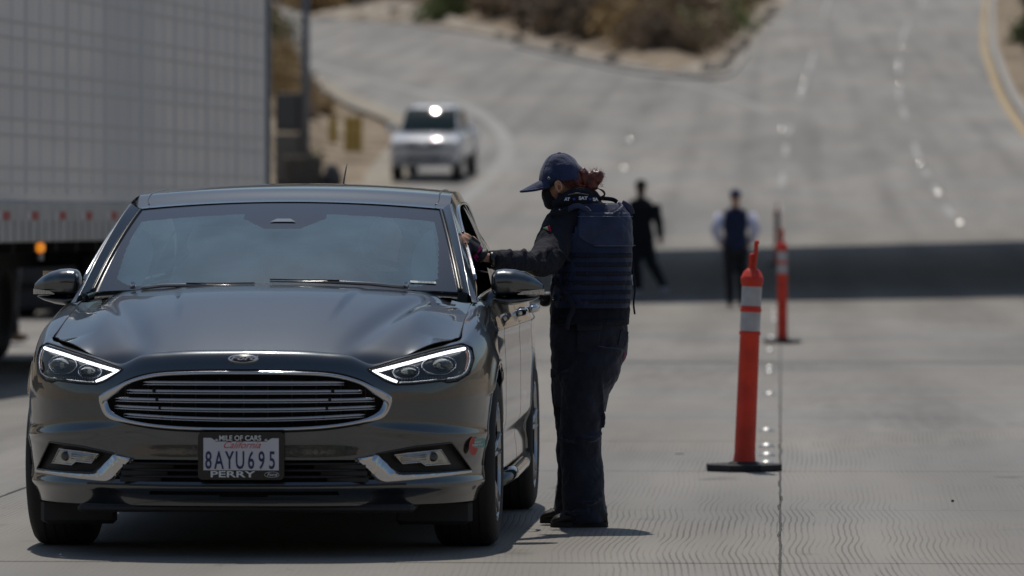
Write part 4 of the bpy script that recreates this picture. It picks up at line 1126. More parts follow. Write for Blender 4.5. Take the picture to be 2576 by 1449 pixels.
for sx in (-.37, .37):
    st = G().loft([(sx, 2.42, .55, .24, .10), (sx, 2.48, .75, .25, .08), (sx, 2.54, .95, .24, .07), (sx, 2.58, 1.10, .19, .06)], e=3).mk('seat_back', SEAT, car)
    G().loft([(sx, 2.60, 1.13, .12, .05), (sx, 2.60, 1.20, .14, .06), (sx, 2.60, 1.27, .11, .05)], e=3).mk('headrest', SEAT, car)
    G().rbox((sx, 2.15, .55), (.5, .5, .16), .04).mk('seat_cushion', SEAT, car)
G().rbox((0, 3.35, .85), (1.3, .2, .6), .08).mk('rear_seat', SEAT, car)
G().tube([(.37 + .18 * math.cos(w), 1.83 + .07 * math.sin(w), .96 + .165 * math.sin(w)) for w in [k_ * math.pi / 16 for k_ in range(32)]], .014, n=8, closed=True).mk('steering_wheel', BLK, car)
G().rbox((0, 1.98, 1.30), (.24, .03, .065), .02).mk('rear_view_mirror', BLK, car)

# ================================================================== people
def remesh(o, vox=.008, smooth_it=3, disp=None):
    m = o.modifiers.new('remesh', 'REMESH'); m.mode = 'VOXEL'; m.voxel_size = vox; m.use_smooth_shade = True
    if smooth_it:
        q = o.modifiers.new('smooth', 'SMOOTH'); q.iterations = smooth_it; q.factor = .6
    for i, (sc_, st_) in enumerate(disp or []):
        tx = bpy.data.textures.new('folds', 'CLOUDS'); tx.noise_scale = sc_; tx.noise_depth = 2
        d = o.modifiers.new('folds', 'DISPLACE'); d.texture = tx; d.strength = st_; d.mid_level = .5; d.texture_coords = 'LOCAL'
    return o
def cloth(name, col, rough=.85, weave=450, sheen=.3, var=.12):
    m = bpy.data.materials.new(name); m.use_nodes = True; n = m.node_tree; L = n.links; b = n.nodes['Principled BSDF']
    tc = n.nodes.new('ShaderNodeTexCoord')
    no = n.nodes.new('ShaderNodeTexNoise'); no.inputs['Scale'].default_value = 14; no.inputs['Detail'].default_value = 7; L.new(tc.outputs['Object'], no.inputs[0])
    mr = n.nodes.new('ShaderNodeMapRange'); mr.inputs[1].default_value = .3; mr.inputs[2].default_value = .7; mr.inputs[3].default_value = 1 - var * 1.5; mr.inputs[4].default_value = 1 + var * 2
    L.new(no.outputs[0], mr.inputs[0]); vm = n.nodes.new('ShaderNodeVectorMath'); vm.operation = 'SCALE'; vm.inputs[0].default_value = col
    L.new(mr.outputs[0], vm.inputs['Scale']); L.new(vm.outputs[0], b.inputs['Base Color'])
    b.inputs['Roughness'].default_value = rough; b.inputs['Sheen Weight'].default_value = sheen; b.inputs['Specular IOR Level'].default_value = .25
    n2 = n.nodes.new('ShaderNodeTexNoise'); n2.inputs['Scale'].default_value = weave; n2.inputs['Detail'].default_value = 2; L.new(tc.outputs['Object'], n2.inputs[0])
    n3 = n.nodes.new('ShaderNodeTexNoise'); n3.inputs['Scale'].default_value = 22; n3.inputs['Detail'].default_value = 5; n3.inputs['Distortion'].default_value = 1.2; L.new(tc.outputs['Object'], n3.inputs[0])
    b1 = n.nodes.new('ShaderNodeBump'); b1.inputs['Strength'].default_value = .35; b1.inputs['Distance'].default_value = .002; L.new(n2.outputs[0], b1.inputs['Height'])
    b2_ = n.nodes.new('ShaderNodeBump'); b2_.inputs['Strength'].default_value = .55; b2_.inputs['Distance'].default_value = .012; L.new(n3.outputs[0], b2_.inputs['Height'])
    L.new(b1.outputs[0], b2_.inputs['Normal']); L.new(b2_.outputs[0], b.inputs['Normal'])
    MATS[name] = m; return m
SKIN = mat('skin', (.52, .29, .19), .5, spec=.4, var=.1, vscale=20)
SKIND = mat('dark_skin', (.16, .085, .055), .5)
JK = cloth('black_jacket_cloth', (.012, .0135, .023), sheen=.05); TR = cloth('navy_trouser_cloth', (.016, .020, .035), .8, sheen=.25, var=.2)
VE = cloth('navy_vest_nylon', (.017, .028, .070), .6, sheen=.1); VEF = cloth('vest_flap_nylon', (.036, .048, .100), .5, sheen=.1); WEB = cloth('webbing', (.016, .018, .030), .7, sheen=0)
CAPM = cloth('navy_cap_cloth', (.022, .034, .095), .8); MASK = cloth('black_mask_fabric', (.012, .012, .014), .8, sheen=.2)
GLV = mat('glove_black', (.012, .013, .018), .55, bump=.2, bscale=300); PINK = mat('glove_pink', (.50, .015, .20), .5)
HAIR = mat('red_hair', (.10, .014, .008), .38, spec=.6, var=.5, vscale=60); SHOE = mat('boot_leather', (.014, .014, .015), .5, bump=.2, bscale=80); SOLE = mat('boot_sole', (.02, .02, .02), .8)

OY = 24.15; OX = (1460 - 1288) / FPX * OY; MP = OY / FPX
off = empty('person', (OX, OY, 0)); tag(off, 'officer in navy cap, mask and body vest, gloved hand on the grey car window', 'person')
def o3(px, py, d=0.0): return ((px - 1460) * MP, d, (1327 - py) * MP)
def tubeo(g, P, n=18, **k):            # points (px,py,depth,radius_px[,radius depth px])
    path = [o3(*p[:3]) for p in P]; rr = [(p[3] * MP, (p[4] if len(p) > 4 else p[3]) * MP) for p in P]
    pp = smoothpath([tuple(a) + b for a, b in zip(path, rr)], len(P) * 5)
    return g.tube([p[:3] for p in pp], [(p[3], p[4]) for p in pp], n=n, up=(0, 1, 0), **k)
# the body itself: one continuous surface under the clothes
g = G()
g.ell(o3(1411, 462, 0), (.068, .064, .075)); g.ell(o3(1414, 442, 0), (.070, .064, .060))
g.tube([o3(1440, 470, .01), o3(1455, 520, .02)], .048)                   # neck
g.tube([o3(1385, 492, 0), o3(1392, 508, 0)], .030)                       # chin
g.loft([(o3(1485, 0)[0], .03, .80, .13, .10), (o3(1485, 0)[0], .03, .95, .135, .10), (o3(1478, 0)[0], .03, 1.15, .13, .10), (o3(1478, 0)[0], .02, 1.28, .13, .08), (o3(1460, 0)[0], .02, 1.36, .05, .05)])
tubeo(g, [(1432, 560, -.04, 20), (1392, 625, -.14, 20), (1345, 660, -.31, 17), (1300, 660, -.40, 15), (1238, 648, -.53, 11)])
tubeo(g, [(1480, 880, .0, 34), (1470, 1080, .0, 26), (1470, 1300, .0, 17)]); tubeo(g, [(1440, 880, .11, 34), (1435, 1080, .12, 26), (1425, 1300, .12, 17)])
# left hand: palm and five fingers in the same surface
HD = -.55
g.tube([o3(1240, 650, HD), o3(1218, 645, HD - .005), o3(1198, 628, HD), o3(1182, 608, HD + .005)], [(.018, .024), (.022, .026), (.020, .036), (.016, .036)], n=16, up=(0, 1, 0))
fing = [((1196, 606), (1182, 594), (1166, 585), -.018, .0085), ((1190, 611), (1175, 601), (1157, 588), -.034, .0085), ((1185, 619), (1172, 611), (1160, 598), -.048, .0082), ((1184, 628), (1176, 620), (1171, 612), -.058, .0075), ((1206, 622), (1199, 604), (1188, 594), .030, .0088)]
for a, b, c, dy, r_ in fing:
    g.tube([o3(*a, HD + .01 + dy * .8), o3(*b, HD + .003 + dy), o3(*c, HD + .012 + dy)], [r_ * 1.1, r_, r_ * .82], n=10)
body = g.mk('body', SKIN, off); remesh(body, .006, 2)
# face details
g = G().ell((0, 0, 0), (.016, .010, .027), rot=None); ear = g.mk('ear', SKIN, off); ear.location = o3(1404, 470, -.078); ear.rotation_euler = (0, R(-14), R(12))
G().tube([(.012 * math.cos(w), -.009, .021 * math.sin(w)) for w in [k_ * math.pi / 8 for k_ in range(-3, 8)]], .004, n=7).mk('ear_rim', SKIN, ear)
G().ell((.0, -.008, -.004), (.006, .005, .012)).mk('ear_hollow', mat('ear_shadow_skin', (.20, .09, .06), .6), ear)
for sd_ in (-.036, .036): 
    e = G().ell(o3(1376, 468, sd_), (.008, .012, .008)).mk('eye', mat('eye_dark', (.03, .02, .015), .2), off)
# mask: cups nose and chin, strap sweeping up to the ear
g = G()
g.ell(o3(1376, 491, 0), (.024, .052, .038)); g.ell(o3(1384, 509, 0), (.029, .050, .034)); g.ell(o3(1374, 484, 0), (.020, .026, .022)); g.ell(o3(1397, 516, .0), (.030, .054, .022))
mk_ = g.mk('face_mask', MASK, off); remesh(mk_, .006, 3)
def strap(nm, P, w, th, m, parent, name_lift=0):
    pp = smoothpath(P, len(P) * 8); g = G()
    return g.tube(pp, [(w / 2, th / 2)] * len(pp), n=8, up=(0, 1, 0)).mk(nm, m, parent)
strap('mask_strap', [o3(1378, 478, -.050), o3(1385, 468, -.070), o3(1395, 459, -.080), o3(1402, 456, -.082)], .017, .004, MASK, off)
strap('mask_strap', [o3(1388, 513, -.045), o3(1398, 511, -.064), o3(1408, 500, -.074), o3(1409, 488, -.078)], .022, .004, MASK, off)
# hair
g = G()
g.ell(o3(1432, 457, .01), (.062, .073, .042)); g.ell(o3(1446, 452, .01), (.052, .065, .045)); g.ell(o3(1418, 452, .0), (.03, .075, .02))
hair = g.mk('hair', HAIR, off); remesh(hair, .007, 2, [(.02, .008)])
hb = G()
hb.ell(o3(1467, 443, -.02), (.022, .025, .034)); hb.ell(o3(1478, 446, -.02), (.018, .022, .020)); hb.ell(o3(1497, 448, -.02), (.036, .034, .032)); hb.ell(o3(1486, 466, -.02), (.034, .032, .028)); hb.ell(o3(1503, 441, -.02), (.024, .026, .022)); hb.ell(o3(1476, 462, -.01), (.03, .03, .026))
bun = hb.mk('hair_bun', HAIR, off); remesh(bun, .006, 2, [(.015, .012)])
lk = G()
rnd = random.Random(4)
for k_ in range(90):
    a = rnd.uniform(0, 6.28); cx, cz = 1495 + 17 * math.cos(a) * rnd.uniform(.6, 1), 452 + 16 * math.sin(a) * rnd.uniform(.6, 1)
    a2 = a + rnd.uniform(-1.2, 1.2); l_ = rnd.uniform(6, 22)
    lk.tube([o3(cx, cz, -.03 + rnd.uniform(-.02, .03)), o3(cx + l_ * .5 * math.cos(a), cz + l_ * .5 * math.sin(a), -.03), o3(cx + l_ * math.cos(a2), cz + l_ * math.sin(a2), -.03)], .0005, n=3, caps=False)
for k_ in range(70):
    dx = rnd.uniform(-4, 4); lk.tube(smoothpath([o3(1500 + dx, 474 + dx * .3, -.02), o3(1514 + dx, 480, -.02), o3(1521 + dx * .5, 490, -.02 + rnd.uniform(-.01, .01)), o3(1514 + dx * .8, 499 + rnd.uniform(-4, 5), -.02)], 8), .0007, n=3, caps=False)
for k_ in range(60):
    x0 = rnd.uniform(1408, 1450); lk.tube([o3(x0, 456 + rnd.uniform(-4, 6), -.076), o3(x0 + rnd.uniform(4, 14), 465, -.078), o3(x0 + rnd.uniform(10, 30), rnd.uniform(468, 482), -.07)], .0008, n=3, caps=False)
lk = lk.mk('loose_hair', HAIR, off); lk['kind'] = 'stuff'
# cap
def capfn(u, v):
    a = 2 * math.pi * u; b = v * math.pi / 2
    x = .094 * math.cos(a) * math.cos(b) ** .82; y = .080 * math.sin(a) * math.cos(b) ** .82; z = .118 * math.sin(b) ** 1.12
    z += .004 * math.sin(3 * a) * math.cos(b); r_ = noise.noise((x * 22, y * 22, z * 22)) * .005
    # open notch at the back for the hair
    if math.cos(a) > .8 and v < .45: z += .035 * (math.cos(a) - .8) / .2 * (1 - v / .45)
    return Vector((x * (1 + r_ * 8), y * (1 + r_ * 8), z + r_))
cap = empty('cap'); cap.parent = off; cap.location = o3(1412, 458, 0); cap.rotation_euler = (0, R(-4), 0)
co_ = G().grid(72, 30, capfn, closeu=True); crown_ = co_.mk('cap_crown', CAPM, cap)
for k_ in range(6):
    a = math.pi * k_ / 3 + .52
    G().tube([capfn(a / (2 * math.pi), i / 16 * .97) * 1.003 for i in range(17)], .0011, n=5).mk('cap_seam', CAPM, cap)
G().lathe([(.009, .112), (.009, .121), (.006, .1235), (.001, .124)], 16).mk('cap_button', CAPM, cap)
def brim(u, v):
    a = lerp(-1.15, 1.15, u); r0 = .086; out = lerp(0, 1, v); w_ = math.cos(a / 1.15 * math.pi / 2) ** .55
    x = -(r0 * math.cos(a)) - out * .088 * w_; y = .078 * math.sin(a) * (1 - .10 * out)
    z = .014 - out * .034 * w_ - .020 * (abs(math.sin(a)) ** 2) - .006 * out
    return Vector((x, y, z))
bb = G().grid(40, 16, brim); bb.grid(40, 16, lambda u, v: brim(u, v) - Vector((0, 0, .008)), flip=True)
bb.tube([brim(i / 39, 1) - Vector((0, 0, .004)) for i in range(40)], .0055, n=7); bb.mk('cap_brim', CAPM, cap)
sn = G().lathe([(.001, -.004), (.0055, -.003), (.0065, 0)], 16, 'y').mk('cap_snap', mat('snap_metal', (.55, .55, .52), .3, metal=.8), cap); sn.location = (-.052, -.069, .017)
G().lathe([(.001, -.0055), (.0025, -.005), (.003, -.003)], 12, 'y').mk('snap_hole', VOID, sn)
# jacket
g = G()
X = lambda px: (px - 1460) * MP
Z = lambda py: (1327 - py) * MP
g.loft([(X(1484), .02, Z(818), 99 * MP, .135), (X(1484), .02, Z(806), 100 * MP, .14), (X(1484), .02, Z(760), 99 * MP, .14), (X(1486), .02, Z(700), 98 * MP, .135), (X(1488), .02, Z(640), 97 * MP, .13), (X(1484), .02, Z(590), 97 * MP, .125),
        (X(1480), .02, Z(560), 98 * MP, .115), (X(1474), .015, Z(540), 92 * MP, .105), (X(1464), .01, Z(524), 76 * MP, .09), (X(1452), .005, Z(508), 56 * MP, .08), (X(1449), .0, Z(496), 50 * MP, .075), (X(1452), .0, Z(486), 40 * MP, .068)], n=40, e=2.6)
# collar leaning back round the neck
tubeo(g, [(1397, 520, -.05, 12), (1420, 500, -.075, 13), (1455, 486, -.07, 13), (1490, 492, -.02, 13), (1500, 505, .03, 13)])
tubeo(g, [(1430, 543, -.02, 43, 40), (1408, 578, -.06, 45, 42), (1393, 612, -.11, 46, 44), (1380, 642, -.17, 44, 42), (1362, 658, -.24, 38, 38), (1340, 662, -.31, 31, 33), (1305, 660, -.39, 29, 30), (1265, 656, -.47, 27, 28), (1236, 652, -.53, 23, 25)], n=24)
tubeo(g, [(1560, 560, .06, 24), (1540, 640, .14, 22), (1440, 740, .20, 20), (1395, 752, .18, 17)])
def fold(g, P, r_=4):
    tubeo(g, [(a, b, c, r_ * (.4 if i in (0, len(P) - 1) else 1)) for i, (a, b, c) in enumerate(P)], n=8)
# heaped sleeve folds: partial rings that bunch along the forearm
def ringfold(g, px, py, d, rx, ry, r_, ph0, ph1, lean=0):
    P = []
    for i in range(9):
        w = R(lerp(ph0, ph1, i / 8)); P.append(Vector(o3(px + lean * math.sin(w) * 8, py - ry * math.sin(w), d)) + Vector((0, -math.cos(w) * rx * MP, 0)))
    g.tube(smoothpath([tuple(p) for p in P], 16), [(r_ * MP * (.35 + .65 * math.sin(math.pi * i / 15)),) * 2 for i in range(16)], n=8)
for px, py, d, rr_, r_, a0, a1, ln in ((1246, 653, -.51, 23, 5, -60, 100, 1), (1272, 656, -.455, 25, 6, 0, 130, 1.5), (1290, 657, -.42, 26, 5, -70, 60, -1), (1306, 659, -.39, 27, 7, 10, 140, 1.6), (1324, 661, -.35, 28, 6, -40, 90, 1), (1342, 662, -.315, 29, 8, 20, 140, 1.8), (1360, 663, -.285, 31, 6, -30, 80, .5), (1374, 655, -.26, 33, 8, 10, 120, 1.2)):
    ringfold(g, px, py, d, rr_, rr_, r_, a0, a1, ln)
fold(g, [(1366, 618, -.16), (1384, 628, -.215), (1412, 640, -.22), (1436, 660, -.19)], 7); fold(g, [(1372, 600, -.13), (1392, 606, -.165), (1424, 612, -.16)], 6); fold(g, [(1390, 560, -.06), (1404, 580, -.105), (1436, 596, -.12)], 5)
fold(g, [(1400, 790, -.10), (1430, 800, -.115), (1490, 797, -.12)], 4); fold(g, [(1392, 812, -.09), (1440, 813, -.12), (1520, 811, -.12), (1575, 806, -.08)], 5)
jk = g.mk('jacket', JK, off); remesh(jk, .0062, 2, [(.07, .014), (.028, .007)])
# epaulette, patch, collar lettering
ep = G().grid(12, 6, lambda u, v: Vector(o3(lerp(1384, 1432, u) + 3 * v, lerp(540, 522, u) + 14 * v, -.105 + .03 * u - .01 * math.sin(u * 3) + .012 * v)) + Vector((0, -.012, .004))).mk('epaulette', JK, off)
ep.modifiers.new('thick', 'SOLIDIFY').thickness = .006
G().ell(o3(1407, 529, -.118), (.004, .004, .004)).mk('epaulette_button', SATIN, off)
FG = mat('flag_green', (.10, .55, .08), .6); FW = mat('flag_white', (.75, .75, .72), .6); FR = mat('flag_red', (.55, .02, .05), .6)
fb = empty('flag_patch'); fb.parent = off; fb.location = o3(1376, 579, -.152); fb.rotation_euler = (R(6), R(-16), R(-38)); fb['label'] = 'green, white and red flag patch on the sleeve'
for k_, m_ in enumerate((FG, FW, FR)): G().rbox(((k_ - 1) * .0125, 0, 0), (.0125, .003, .026), .001).mk('flag_stripe', m_, fb, smooth=False)
G().rbox((0, .0015, 0), (.041, .003, .030), .001).mk('flag_backing', JK, fb, smooth=False)
G().ell((0, -.002, 0), (.004, .001, .005)).mk('flag_emblem', mat('emblem_brown', (.35, .22, .08), .6), fb)
LET = mat('collar_lettering', (.75, .77, .85), .6)
for tx_, px, py, rz in (('AT', 1426, 505, -40), ('SAT', 1466, 502.5, -8), ('SA', 1497, 505.5, 28)):
    textmesh('collar_lettering', tx_, .0185, LET, off, Vector(o3(px, py - 2, -.098 if tx_ == 'SAT' else -.088)) + Vector((0, -.024, 0)), (R(78), 0, R(rz)), sx=1.15, bold=.0008, ext=.0005)
for px in (1443, 1484): textmesh('collar_mark', '+', .02, mat('collar_blue', (.03, .08, .4), .5), off, Vector(o3(px, 503, -.108)), (R(80), 0, 0), bold=.001)
strap('collar_piping', [o3(1428, 492, -.098), o3(1452, 488, -.100), o3(1480, 492, -.075)], .006, .004, mat('grey_piping', (.10, .10, .12), .6), off)
# body vest: rounded slab round the trunk, turned with the shoulders
VT = [(775, 95, .155), (762, 98, .165), (700, 98, .165), (640, 97, .160), (600, 96, .155), (575, 94, .148), (555, 90, .138), (538, 84, .126), (522, 72, .108), (510, 58, .085)]
def vest_pt(ph, py, outw=0.0):               # ph degrees, 0 toward the camera, + to the right
    a_ = interp(-py, [(-p[0], p[1]) for p in VT]) * MP; b_ = interp(-py, [(-p[0], p[2]) for p in VT])
    cx = X(interp(py, [(512, 1500), (545, 1496), (600, 1494), (775, 1488)])); w = R(ph - 90); e = 3.0
    cw, sw = math.cos(w), math.sin(w)
    x = a_ * math.copysign(abs(cw) ** (2 / e), cw); y = b_ * math.copysign(abs(sw) ** (2 / e), sw)
    n_ = Vector((cw / a_ * a_, sw, 0)).normalized()
    outw += .007 * noise.noise((ph * .035, py * .022, 3.3)) + .003 * noise.noise((ph * .1, py * .07, 8))
    return Vector((cx, .02, Z(py))) + Vector((x, y, 0)) + n_ * outw
g = G(); 
g.grid(96, 50, lambda u, v: vest_pt(360 * u, lerp(776, 512, v)) + Vector((0, 0, 0)), closeu=True, keep=lambda u, v: not (lerp(776, 512, v) < 672 and -95 < ((360 * u + 180) % 360 - 180) < -44 + 26 * sstep(672, 560, lerp(776, 512, v)) * 1))
vest = g.mk('vest_shell', VE, off); sm = vest.modifiers.new('thick', 'SOLIDIFY'); sm.thickness = .018; sm.offset = -1
bvm = vest.modifiers.new('soft', 'BEVEL'); bvm.width = .004; bvm.segments = 2; bvm.limit_method = 'ANGLE'
def vpatch(nm, p0, p1, y0, y1, out, m, th=.003, n=20, mm=10, skew=0, corner=0, parent=None):
    out = out - .0095
    def fn(u, v):
        ph = lerp(p0, p1, u); py = lerp(y0, y1, v)
        if corner and v > .6: ph = max(ph, p0 + corner * sstep(.6, 1, v) ** 1.3) if u == 0 else lerp(p0 + corner * sstep(.6, 1, v) ** 1.3, p1, u)
        return vest_pt(ph + skew * v, py, out + .0012 * noise.noise((ph * .12, py * .1, out * 40)))
    o = G().grid(n, mm, fn).mk(nm, m, parent or vest); q = o.modifiers.new('thick', 'SOLIDIFY'); q.thickness = th; q.offset = 1
    return o
vpatch('vest_flap', -16, 82, 536, 622, .015, VEF, .006, 40, 24, corner=16)
vpatch('vest_yoke', -22, 80, 514, 537, .013, VE, .004, 30, 8)
strap_pts = [vest_pt(lerp(-19, 80, i / 30), 546, .0130) for i in range(31)]
G().tube(strap_pts, .0011, n=5).mk('flap_stitch', mat('stitch_thread', (.10, .14, .26), .6), vest)
G().tube([vest_pt(lerp(0, 82, i / 30), 619, .0130) for i in range(31)], .0011, n=5).mk('flap_stitch', MATS['stitch_thread'], vest)
for k_ in range(6):
    y0 = 638 + k_ * 23
    vpatch('webbing', -40, 80, y0, y0 + 11, .0105, WEB, .0012, 30, 3)
    for ph in range(-32, 76, 14): vpatch('webbing_stitch', ph, ph + .8, y0, y0 + 11, .0122, VE, .0008, 2, 2)
vpatch('side_panel', -88, -46, 690, 770, .012, VE, .005, 16, 8)
vpatch('side_strap', -86, -56, 700, 716, .018, WEB, .005, 12, 3); vpatch('side_buckle', -82, -70, 697, 718, .024, BLK, .010, 4, 3)
vpatch('buckle_frame', -68, -60, 742, 758, .020, BLK, .004, 4, 3); vpatch('buckle_frame', -46, -40, 742, 758, .018, BLK, .004, 4, 3)
strap('shoulder_strap', [Vector(o3(1422, 532, -.09)), Vector(o3(1450, 519, -.108)), vest_pt(-10, 527, .020), vest_pt(-4, 536, .018)], .022, .004, VEF, off)
strap('shoulder_strap', [vest_pt(52, 512, .006), vest_pt(46, 522, .016), vest_pt(30, 534, .018), vest_pt(22, 540, .010)], .016, .004, VEF, off)
strap('shoulder_strap', [vest_pt(70, 512, .01), vest_pt(78, 524, .02), vest_pt(84, 540, .012)], .028, .005, VEF, off)
strap('epaulette_far', [o3(1508, 500, .0), o3(1540, 503, .02), o3(1553, 510, .02)], .018, .006, JK, off)
strap('hanging_strap', [vest_pt(-52, 708, .024), vest_pt(-34, 728, .026), vest_pt(-26, 745, .024)], .017, .004, WEB, off)
strap('hanging_strap', [vest_pt(-26, 742, .028), Vector(o3(1440, 775, -.175)), Vector(o3(1430, 800, -.18)), Vector(o3(1424, 828, -.175))], .022, .004, WEB, off)
strap('hanging_strap', [o3(1588, 640, .0), o3(1592, 690, .0), o3(1597, 730, .0), o3(1594, 765, .0), o3(1597, 792, .0)], .008, .004, WEB, off)
pc = G().rbox((0, 0, 0), (.022, .003, .045), .001).mk('identity_card', mat('card_white', (.5, .52, .6), .5), off, smooth=False); pc.location = o3(1590, 706, .0); pc.rotation_euler = (R(5), R(-14), R(40))
# trousers
g = G()
g.loft([(X(1455), .06, Z(1000), 58 * MP, .085), (X(1464), .05, Z(960), 72 * MP, .105), (X(1474), .045, Z(930), 86 * MP, .118), (X(1482), .035, Z(900), 94 * MP, .125), (X(1482), .035, Z(880), 96 * MP, .13), (X(1482), .03, Z(850), 98 * MP, .135), (X(1483), .03, Z(800), 97 * MP, .125)], n=36, e=2.4)
tubeo(g, [(1505, 870, -.02, 66, 62), (1494, 920, -.02, 66, 62), (1474, 960, -.02, 62, 58), (1464, 1040, -.01, 54, 52), (1460, 1100, .0, 54, 50), (1464, 1180, .0, 53, 48), (1468, 1250, .0, 54, 48), (1471, 1300, .0, 58, 52), (1472, 1318, .0, 60, 52)], n=30)
tubeo(g, [(1462, 870, .09, 74, 60), (1455, 940, .10, 70, 58), (1440, 1040, .12, 47, 50), (1441, 1100, .12, 41, 46), (1442, 1200, .12, 39, 44), (1438, 1270, .12, 43, 46), (1437, 1312, .12, 45, 48)], n=30)
tubeo(g, [(1545, 870, .06, 32, 40), (1530, 950, .08, 26, 40), (1512, 1000, .08, 12, 26)], n=20)
fold(g, [(1400, 1100, -.05), (1420, 1108, -.085), (1450, 1112, -.09)], 5); fold(g, [(1516, 1090, -.03), (1490, 1105, -.085), (1455, 1100, -.09)], 6); fold(g, [(1408, 1285, -.04), (1440, 1290, -.088), (1500, 1278, -.07)], 6); fold(g, [(1520, 1245, -.03), (1495, 1262, -.08), (1460, 1268, -.09)], 6)
fold(g, [(1525, 880, -.10), (1510, 930, -.115), (1515, 1000, -.08), (1520, 1080, -.03)], 5)
tr_ = g.mk('trousers', TR, off); remesh(tr_, .0068, 3, [(.09, .018), (.035, .007)])
def opatch(nm, quad, d, m=TR, th=.006, parent=off, bulge=.0):
    (a, b, c, e_) = quad
    def fn(u, v):
        px = lerp(lerp(a[0], b[0], u), lerp(e_[0], c[0], u), v); py = lerp(lerp(a[1], b[1], u), lerp(e_[1], c[1], u), v); dd_ = lerp(lerp(a[2], b[2], u), lerp(e_[2], c[2], u), v)
        return Vector(o3(px, py, dd_ - bulge * math.sin(math.pi * u) * math.sin(math.pi * v)))
    o = G().grid(14, 12, fn).mk(nm, m, parent); q = o.modifiers.new('thick', 'SOLIDIFY'); q.thickness = th; q.offset = 0; bq = o.modifiers.new('b', 'BEVEL'); bq.width = .0015; bq.limit_method = 'ANGLE'; return o
opatch('back_pocket', ((1452, 830, -.111), (1510, 828, -.111), (1504, 885, -.116), (1450, 885, -.106)), 0, bulge=.006)
opatch('pocket_flap', ((1450, 816, -.118), (1513, 816, -.118), (1511, 829, -.121), (1450, 831, -.118)), 0, bulge=.004)
opatch('cargo_pocket', ((1393, 925, .03), (1444, 935, -.085), (1450, 1022, -.085), (1398, 1026, .05)), 0, th=.014, bulge=.022)
opatch('cargo_flap', ((1386, 930, .03), (1446, 930, -.092), (1448, 950, -.095), (1386, 952, .03)), 0, th=.006, bulge=.026)
opatch('hip_pocket', ((1560, 830, -.06), (1580, 836, -.03), (1573, 872, -.03), (1552, 868, -.07)), 0, th=.01)
opatch('thigh_pocket', ((1530, 950, -.03), (1541, 935, .02), (1521, 1038, .05), (1514, 1036, .0)), 0, th=.012)
G().ell(o3(1568, 895, -.02), (.010, .010, .014)).mk('key_fob', mat('fob_magenta', (.25, .02, .10), .4), off)
# boots
def boot(px, py, d, L_=58, yaw=0):
    b = empty('boot'); b.parent = off; b.location = o3(px, py, d); b.rotation_euler = (0, 0, yaw)
    secs = []; g = G()
    prof = [(-.078 - .065, .018, .030, .012), (-.125, .036, .046, .018), (-.085, .052, .050, .024), (-.03, .075, .046, .035), (.03, .088, .040, .04), (.07, .080, .036, .035), (.092, .05, .028, .02)]
    def fn(u, v):
        x, h, w_, _ = catmull(prof, (len(prof) - 1) * v); a = 2 * math.pi * u; ca, sa = math.cos(a), math.sin(a)
        return Vector((x, w_ * math.copysign(abs(ca) ** .8, ca), .014 + h / 2 + h / 2 * math.copysign(abs(sa) ** .85, sa)))
    g.grid(26, 30, fn, closeu=True); g.F.append(tuple(range(26))[::-1]); g.F.append(tuple(range(29 * 26, 30 * 26)))
    g.mk('boot_upper', SHOE, b)
    g = G(); out = smoothpath([(-.148, 0), (-.135, .036), (-.085, .052), (-.03, .044), (.04, .040), (.088, .030), (.098, 0)], 24); poly = out + [(x, -y) for x, y in out[::-1]][1:-1]
    g.prism(poly, 0, .022, lambda a, b_, h: (a, b_, h)); g.mk('boot_sole', SOLE, b, smooth=False)
    for k_ in range(4): G().tube([(-.105 + k_ * .018, -.03, .052 + k_ * .009), (-.100 + k_ * .018, 0, .062 + k_ * .011), (-.105 + k_ * .018, .03, .052 + k_ * .009)], .0025, n=5).mk('boot_lace', MASK, b)
    return b
boot(1472, 1327, -.02, yaw=R(4)); boot(1446, 1322, .13, yaw=R(-6))
# glove on the raised hand
g = G()
g.tube([o3(1222, 646, HD), o3(1210, 640, HD), o3(1198, 628, HD), o3(1184, 611, HD + .004)], [(.024, .030), (.027, .033), (.028, .044), (.020, .044)], n=18, up=(0, 1, 0))
for a, b, c, dy, r_ in fing:
    A = Vector(o3(*a, HD + .01 + dy * .8)); B = Vector(o3(*b, HD + .003 + dy)); g.tube([A + (A - B) * .8, A, A.lerp(B, .75)], [r_ * 1.45, r_ * 1.35, r_ * 1.28], n=10)
gl_ = g.mk('glove', GLV, off); remesh(gl_, .0045, 1)
cuff = [o3(1206, 655, HD - .036), o3(1215, 645, HD - .042), o3(1221, 634, HD - .036), o3(1222, 627, HD - .02)]
strap('glove_strap', cuff, .026, .006, GLV, off)
opatch('glove_tab', ((1191, 644, HD - .030), (1200, 638, HD - .040), (1211, 650, HD - .040), (1202, 658, HD - .028)), 0, PINK, .004)
opatch('glove_flash', ((1205, 622, HD - .034), (1210, 618, HD - .030), (1214, 627, HD - .033), (1203, 636, HD - .038)), 0, PINK, .003)
NAIL = mat('nail_polish', (.02, .02, .16), .15, coat=1)
for a, b, c, dy, r_ in fing[:4]:
    n_ = G().ell((0, 0, 0), (.0065, .003, .0055)).mk('fingernail', NAIL, off); n_.location = Vector(o3(c[0] + 1.5, c[1] + 1.5, HD + .012 + dy)) + Vector((0, -r_ * .8, .002)); n_.rotation_euler = (0, R(40), 0)
G().lathe([(.030, -.010), (.032, 0), (.030, .010)], 24, 'x').mk('wristwatch', BLK, off).location = o3(1239, 651, HD)
# far glove showing under the mirror
g = G(); g.ell(o3(1378, 752, .17), (.030, .035, .028)); g.ell(o3(1362, 748, .17), (.020, .028, .016)); g.ell(o3(1372, 766, .17), (.024, .028, .014))
fgl = g.mk('far_glove', GLV, off); remesh(fgl, .005, 2)

